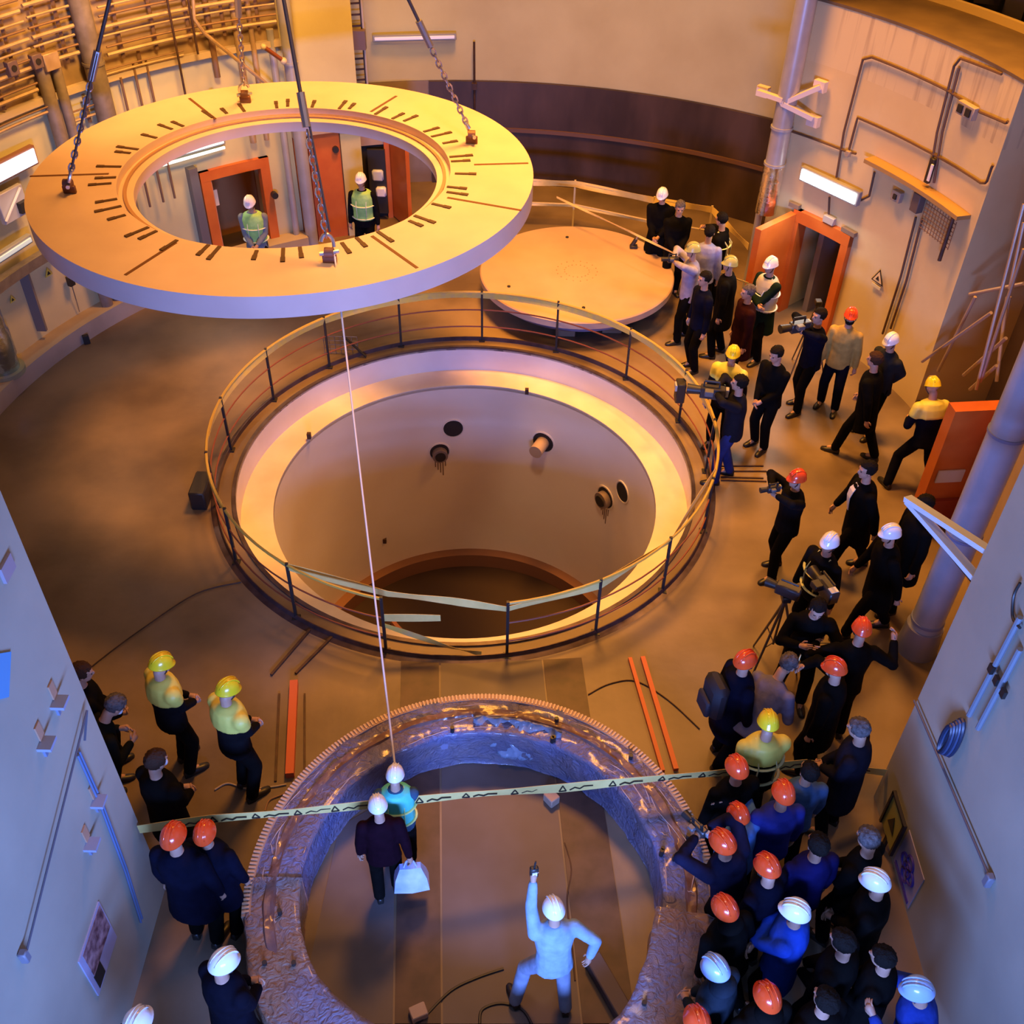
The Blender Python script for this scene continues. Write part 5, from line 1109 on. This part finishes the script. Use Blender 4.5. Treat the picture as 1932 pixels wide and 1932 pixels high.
PPL = [
 # px, py (head centre), pose, facing, head, jacket colour, label, kwargs
 (1250, 362, 'clasp', 165, 'Hw', BK, 'person in white helmet and black coat behind the rear tape, farthest left of the crowd', dict(kind='coat')),
 (1284, 386, 'clasp', 185, 'n', BK, 'bareheaded grey-haired person in black beside the farthest white helmet', dict()),
 (1362, 408, 'phone', 60, 'k', BK, 'person in black with pale straps at the back of the crowd', dict(extra='harness')),
 (1340, 432, 'stand', -20, 'k', (.30, .33, .62), 'person in pale blue shirt half hidden behind the strapped person', dict()),
 (1308, 466, 'camera', 95, 'Hg', (.36, .34, .50), 'person in olive helmet and lilac-grey shirt standing beside the round lid', dict()),
 (1378, 492, 'stand2', 70, 'Hg', BK, 'person in dull green helmet and black coat in the crowd by the lid', dict(kind='coat')),
 (1330, 520, 'stand', 110, 'k', NV, 'dark-haired person in navy behind the lilac-grey shirt', dict()),
 (1412, 545, 'stand', 100, 'n', (.06, .012, .015), 'grey-haired person in dark maroon coat in front of the cream vest', dict(kind='coat')),
 (1455, 494, 'fold', 120, 'Hw', (.02, .05, .035), 'tall person in white helmet and cream vest before the orange door leaf', dict(extra='vestc', kind='coat', h=1.05)),
 (1547, 590, 'camera', 110, 'k', NV, 'camera operator in navy in front of the orange door frame', dict()),
 (1607, 590, 'stand2', 150, 'Ho', (.52, .36, .10), 'bearded person in orange helmet and mustard jacket by the block wall', dict(extra='beard', tr=NV)),
 (1683, 637, 'back', 120, 'Hw', (.06, .065, .075), 'person in white helmet and dark grey jacket against the block wall', dict()),
 (1652, 672, 'walk', 55, 'r', BK, 'brown-haired person in long black coat walking below the warning triangle', dict(kind='coat')),
 (1384, 662, 'stand2', 150, 'Hy', DK, 'person in yellow helmet with yellow collar at the right of the pit', dict(extra='yoke')),
 (1396, 716, 'camera', 80, 'k', (.03, .03, .05), 'camera operator in navy trousers filming over the pit railing', dict(tr=(.025, .035, .16))),
 (1466, 662, 'clasp', 130, 'k', BK, 'dark-haired person in black suit with a small bag right of the yellow helmet', dict()),
 (1762, 722, 'stride', 10, 'Hy', NV, 'firefighter in navy with yellow back and yellow helmet striding by the open door', dict(extra='yoke', tr=NV)),
 (1505, 896, 'camera', 105, 'Ho', DK, 'person in orange helmet and black suit alone right of the pit, hands at face', dict(h=.96)),
 (1638, 880, 'walk', 95, 'k', BK, 'dark-haired person in open black suit with white shirt walking', dict(h=1.02, extra='shirt', kind='coat')),
 (1567, 1017, 'stand2', 120, 'Hw', DK, 'person in white helmet and green reflective harness near the tripods', dict(extra='vestgh')),
 (1682, 1000, 'walk', 95, 'Hw', BK, 'person in white helmet and black suit left of the big pipe foot', dict(kind='coat')),
 (1745, 945, 'stand', 100, 'k', BK, 'tall person in black half hidden behind the V-shaped bracket', dict(kind='coat', h=1.04)),
 (1545, 1142, 'tripod', 170, 'k', BK, 'camera operator in black bent over the video camera on the tripod', dict()),
 (1628, 1180, 'wide', -5, 'Ho', BK, 'person in red-orange helmet and wide black coat raising an arm by the pipe foot', dict()),
 (1408, 1240, 'stand2', -75, 'Ho', NV, 'person in red helmet and navy coat with a backpack', dict(kind='coat')),
 (1488, 1246, 'bend', -45, 'n', (.20, .19, .30), 'grey-haired person bent forward in a blue-grey jacket', dict(tr=(.08, .05, .05))),
 (1577, 1254, 'phone', 60, 'Ho', BK, 'person in red helmet and black coat holding up a device', dict(kind='coat')),
 (1451, 1357, 'clasp', 10, 'Hy', DK, 'person in yellow helmet with yellow sleeves and reflective back straps', dict(extra='yoke harness')),
 (1622, 1368, 'clasp', 60, 'n', (.03, .03, .06), 'grey-haired person in dark patterned coat near the right wall', dict(kind='coat')),
 (1392, 1442, 'stand', 20, 'Ho', BK, 'person in orange helmet just above the caution tape at the right', dict()),
 (1480, 1490, 'stand', 10, 'Ho', (.03, .04, .28), 'person in orange helmet and blue shirt below the caution tape', dict()),
 (1528, 1448, 'stand2', 0, 'k', (.06, .12, .25), 'black-haired person in dusty blue jacket at the caution tape', dict(h=.94)),
 (1395, 1530, 'phone', 30, 'Ho', (.10, .25, .65), 'person in orange helmet and light blue jacket beside the wrapped ring', dict(h=.93)),
 (1365, 1578, 'camera', 35, 'Ho', (.03, .03, .09), 'person in orange helmet filming over the rim of the wrapped ring', dict(h=1.03)),
 (1450, 1630, 'clasp', 40, 'Ho', NV, 'person in orange helmet and navy coat in the middle of the near crowd', dict()),
 (1545, 1586, 'stand', 15, 'k', (.012, .012, .10), 'curly dark-haired person in navy near the middle of the near crowd', dict()),
 (1640, 1575, 'clasp', 40, 'n', BK, 'grey-haired person in black beside the warning board', dict()),
 (1655, 1657, 'clasp', 65, 'Hw', BK, 'person in white helmet and black coat beside the wall emblem', dict(kind='coat')),
 (1370, 1705, 'stand', 30, 'Ho', BK, 'person in orange helmet and black at the right rim of the wrapped ring', dict(extra='hood')),
 (1503, 1713, 'fold', 60, 'Hw', (.02, .07, .45), 'person in white helmet and bright blue jacket in the near crowd', dict(kind='coat')),
 (1352, 1822, 'clasp', 45, 'Hb', (.04, .06, .09), 'person in pale blue helmet and dark jacket near the lower right of the ring', dict(extra='hood')),
 (1450, 1876, 'stand', 20, 'Ho', BK, 'person in orange helmet and black at the bottom right', dict(extra='hood')),
 (1317, 1922, 'stand', 15, 'Ho', BK, 'person in orange helmet cut off by the bottom edge', dict()),
 (1735, 1862, 'tripod', 75, 'Hb', (.02, .05, .30), 'person in pale blue helmet and blue jacket at the bottom right corner', dict(kind='coat')),
 (1592, 1770, 'clasp', 50, 'k', BK, 'added dark-haired figure in black coat filling the dark below the white helmet by the wall emblem', dict(kind='coat')),  # figure added to fill the dark area of the near crowd
 (1560, 1880, 'stand', 30, 'k', BK, 'added dark-haired figure in black coat filling the dark near the bottom right corner, left of the blue jacket', dict(kind='coat')),  # another added figure, keeps this corner dark
 (1668, 1800, 'clasp', 60, 'k', BK, 'added dark-haired figure in black coat filling the dark at the bottom right, nearest the wall', dict(kind='coat', h=.96)),  # added figure covering the lighter floor beside the wall
 (302, 1246, 'clasp', -45, 'Hy', DK, 'firefighter in yellow helmet with yellow shoulders, left one of the pair', dict(extra='yoke')),
 (428, 1294, 'clasp', -40, 'Hy', DK, 'firefighter in yellow helmet with pale yellow shoulders, right one of the pair', dict(extra='yoke')),
 (152, 1262, 'clasp', -60, 'r', BK, 'brown-haired person in black coat at the edge of the near left wall, farthest back', dict(kind='coat')),
 (214, 1324, 'bend', -50, 'n', (.02, .022, .018), 'stooping person in dark olive with grey hair by the near left wall', dict(extra='mask')),
 (293, 1428, 'clasp', -30, 'r', BK, 'brown-haired person in black with a white mask by the near left wall', dict(kind='coat', extra='mask')),
 (325, 1572, 'stand', -10, 'Ho', NV, 'person in orange helmet and navy coat at the caution tape, nearer the left wall', dict(kind='coat', h=1.03)),
 (384, 1565, 'stand2', -15, 'Ho', NV, 'person in orange helmet and broad navy coat at the caution tape, nearer the wrapped ring', dict(kind='coat', h=.95)),
 (420, 1810, 'clasp', -35, 'Hw', (.012, .012, .03), 'person in white helmet and black coat left of the wrapped ring at the bottom', dict(kind='coat')),
 (257, 1924, 'stand', -20, 'Hw', BK, 'person in white helmet cut off at the bottom left', dict()),
 (745, 1456, 'clasp', 5, 'Hw', (.05, .10, .16), 'person in white helmet and teal vest holding the tag line inside the wrapped ring', dict(extra='vestt', h=.84)),
 (712, 1514, 'carry', 8, 'Hw', (.030, .006, .018), 'person in white helmet and dark maroon jacket carrying a white bag', dict(h=.86)),
 (1045, 1709, 'point', 12, 'Hw', (.30, .42, .55), 'worker in white helmet and white coverall tinted for blue light pointing inside the wrapped ring', dict(tr=(.25, .30, .42), h=.9)),  # blue light on the white suit is put into its cloth colours
 (470, 377, 'clasp', 185, 'Hw', (.20, .24, .30), 'worker in white helmet and green vest seen through the ring hole before the open door', dict(extra='vestg')),
 (680, 334, 'stand', 175, 'Hw', DK, 'worker in white helmet and green vest standing by the dark doorway beyond the ring hole', dict(extra='vestg')),
]
ALL = []
for px, py, pose, face, head, jk, lb, kw in PPL:
    ex = kw.get('extra', '')
    if ex == 'vestgh': kw['extra'] = 'harness'
    ALL.append(person(px, py, pose, face, head, jk, lb, **kw))
def P_(frag): return [x for x in ALL if frag in x[0]['label']][0]
# held things
t, J = P_('front of the orange door frame'); camcorder(t, (0, .34, 1.56), 'black video camera held before the orange door frame', 1.2)
t, J = P_('over the pit railing'); camcorder(t, (0, .36, 1.48), 'black video camera held over the right of the pit railing', 1.3)
t, J = P_('lilac-grey shirt standing'); camcorder(t, (0, .34, 1.52), 'small camera held by the person in lilac-grey', .7, False)
t, J = P_('hands at face'); camcorder(t, (0, .33, 1.56), 'small silver camera at the face of the lone person in orange helmet', .65)
t, J = P_('filming over the rim'); camcorder(t, (0, .34, 1.52), 'compact camera held over the rim of the wrapped ring', .7)
t, J = P_('holding up a device'); phone(t, (.10, .42, 1.46), 'glowing phone held by the person in red helmet and black coat')
t, J = P_('light blue jacket beside'); phone(t, (.10, .42, 1.46), 'phone held by the person in light blue jacket')
t, J = P_('with a backpack')
o = thing('backpack', 'black backpack on the back of the person in red helmet and navy coat', 'backpack', at_person(t, (0, -.22, 1.2))); o.rotation_euler = t.rotation_euler
for mb, n_, m_ in ((MB().box((0, 0, 0), (.34, .18, .48), bev=.06), 'bag_body', mat('pack_black', (.012, .012, .02), .7)), (MB().box((0, -.11, -.08), (.24, .06, .22), bev=.02), 'front_pocket', mat('pack_black2', (.02, .02, .035), .7))):
    q = mb.build(n_, m_, None); q.parent = o
t, J = P_('carrying a white bag'); w_ = at_person(t, J['wR']+V((0, 0, -.06)))
o = thing('carrier_bag', 'white and blue carrier bag in the hand of the person in dark maroon', 'bag', w_); o.rotation_euler = t.rotation_euler
b = MB(); v_ = []
for z, wx, wy in ((-.14, .10, .03), (-.30, .15, .06), (-.46, .17, .09)): v_.append([b.bm.verts.new((x*wx, y*wy+.012*math.sin(z*40), z)) for x, y in ((-1, -1), (0, -1.2), (1, -1), (1, 1), (0, 1.2), (-1, 1))])
for r0, r1 in zip(v_, v_[1:]):
    for k in range(6): b.bm.faces.new((r0[k], r0[(k+1) % 6], r1[(k+1) % 6], r1[k]))
b.bm.faces.new(v_[-1]); b.bm.faces.new(v_[0])
q = b.build('bag_body', mat('bag_white', (.72, .78, .95), .4, col2=(.35, .45, .85), scale=4), None); q.parent = o
for s in (-1, 1): q = MB().tube([(s*.06, 0, -.14), (s*.035, 0, -.05), (0, 0, .0)], .008, 5).build('handle', mat('bag_handle', (.5, .6, .9), .5), None); q.parent = o
t, J = P_('yellow helmet striding') if False else P_('firefighter in navy with yellow back')
# worker with green harness: reflective; pointing worker's glove tool
t, J = P_('pointing inside'); w_ = at_person(t, J['wL'])
o = thing('hand_radio', 'black and white hand radio held up by the pointing worker', 'radio', w_); o.rotation_euler = t.rotation_euler
d_ = (J['wL']-J['eL']).normalized()
q = MB().box(tuple(d_*.10), (.07, .05, .13), bev=.01).build('radio_body', BLACK, None); q.parent = o
q = MB().tube([tuple(d_*.10+V((0, 0, .06))), tuple(d_*.10+V((.01, 0, .16)))], .008, 6).build('aerial', BLACK, None); q.parent = o
q = MB().box(tuple(d_*.10+V((0, -.028, 0))), (.04, .006, .06)).build('face_plate', WHITE, None); q.parent = o
# tripods with cameras
tt, top = tripod(1512, 1262, 'dark camera tripod right of the red bars, legs spread', 1.2)
o = thing('video_camera', 'black video camera with a white label on the near tripod', 'camera', top+V((0, 0, .17))); o.rotation_euler = (0, 0, R_(20))
for mb, n_, m_ in ((MB().box((0, 0, 0), (.13, .32, .17), bev=.015), 'camera_body', mat('cam_black', (.03, .03, .035), .35)), (MB().tube([(0, .15, .01), (0, .32, .01)], [.055, .07], 14), 'lens', BLACK), (MB().box((-.11, .05, .05), (.10, .12, .08), bev=.008), 'viewfinder', BLACK), (MB().box((0, -.10, .09), (.09, .08, .01)), 'label_plate', WHITE), (MB().tube([(0, -.1, .16), (0, .13, .16)], .016, 6), 'handle', BLACK)):
    q = mb.build(n_, m_, None); q.parent = o
tt, top = tripod(1445, 1262, 'second thin dark tripod leg set left of the near video camera', 1.2, .36)
o = thing('video_camera', 'second black video camera, left of the one with the white label', 'camera', top+V((0, 0, .15))); o.rotation_euler = (0, 0, R_(60))
for mb, n_, m_ in ((MB().box((0, 0, 0), (.11, .28, .14), bev=.015), 'camera_body', mat('cam_black', (.03, .03, .035), .35)), (MB().tube([(0, .13, .01), (0, .26, .01)], [.045, .06], 14), 'lens', BLACK), (MB().tube([(0, -.1, .13), (0, .1, .13)], .014, 6), 'handle', BLACK)):
    q = mb.build(n_, m_, None); q.parent = o
tt, top = tripod(1512, 700, 'thin tripod standing before the orange door frame', 1.25, .35)
# tag line from the ring to the worker's hands
t, J = P_('holding the tag line'); w_ = at_person(t, (J['wL']+J['wR'])/2+V((0, .03, .0)))
L3 = lugs[3]+V((.06, 0, .1)); pts = [L3.lerp(w_, k/12)-V((0, 0, .28*4*(k/12)*(1-k/12))) for k in range(13)]
tag(MB().tube(pts, .011, 6).build('tag_line', mat('rope_pale', (.75, .66, .55), .7)), 'pale tag line running from the hanging ring down to the worker in the wrapped ring', 'rope')
tag(MB().tube([w_, w_+V((-.03, .02, -.25)), w_+V((-.06, .0, -.6)), w_+V((-.05, .05, -.95))], .018, 6).build('tag_line_end', mat('rope_dark2', (.05, .03, .04), .7)), 'dark loose end of the tag line hanging from the worker hands', 'rope')

# ------------------------------------------------------------------ groups of repeats
GR = {'barrier_tape': 'barrier tapes on the railings', 'lifting_sling': 'slings carrying the hanging ring', 'steel_bar': 'bars and rods lying on the floor', 'floor_cable': 'cables on the floor',
      'vertical_pipe': 'vertical pipes on the hall walls', 'pipe_rack': 'pipe racks on the curved left wall', 'wall_bracket': 'rusty brackets on the near left wall', 'wall_conduit': 'conduits on the walls',
      'wall_port': 'openings in the pit wall', 'wall_lug': 'small lugs in the pit', 'tripod': 'camera tripods', 'video_camera': 'cameras of the press', 'junction_box': 'junction boxes on the walls', 'drop_rod': 'drop rods by the left wall',
      'wood_chock': 'wood chocks inside the wrapped ring', 'wall_lamp': 'strip lamps on the walls', 'tube_lamp': 'tube lamps on the walls', 'warning_sign': 'warning triangles on the walls', 'pipe_bracket': 'pale pipe brackets', 'phone': 'phones held up in the crowd', 'wall_cable': 'cables on the near walls', 'floor_hose': 'hoses on the floor', 'socket_box': 'socket boxes on the curved block'}
for o in list(bpy.data.objects):
    if o.parent is None and 'label' in o.keys() and o.get('kind') != 'structure':
        st = o.name.split('.')[0]
        if st in GR: o['group'] = GR[st]
        elif st == 'person':
            x, y = o.location.x, o.location.y
            o['group'] = ('workers beyond the hanging ring' if y > 17.2 and x < 0 else 'people inside the wrapped ring' if math.hypot(x+.2, y-4.84) < 1.75 else 'people along the near left wall' if x < -1.9 else 'crowd between the wrapped ring and the right wall' if y < 7.6 else 'people on the floor right of the pit')
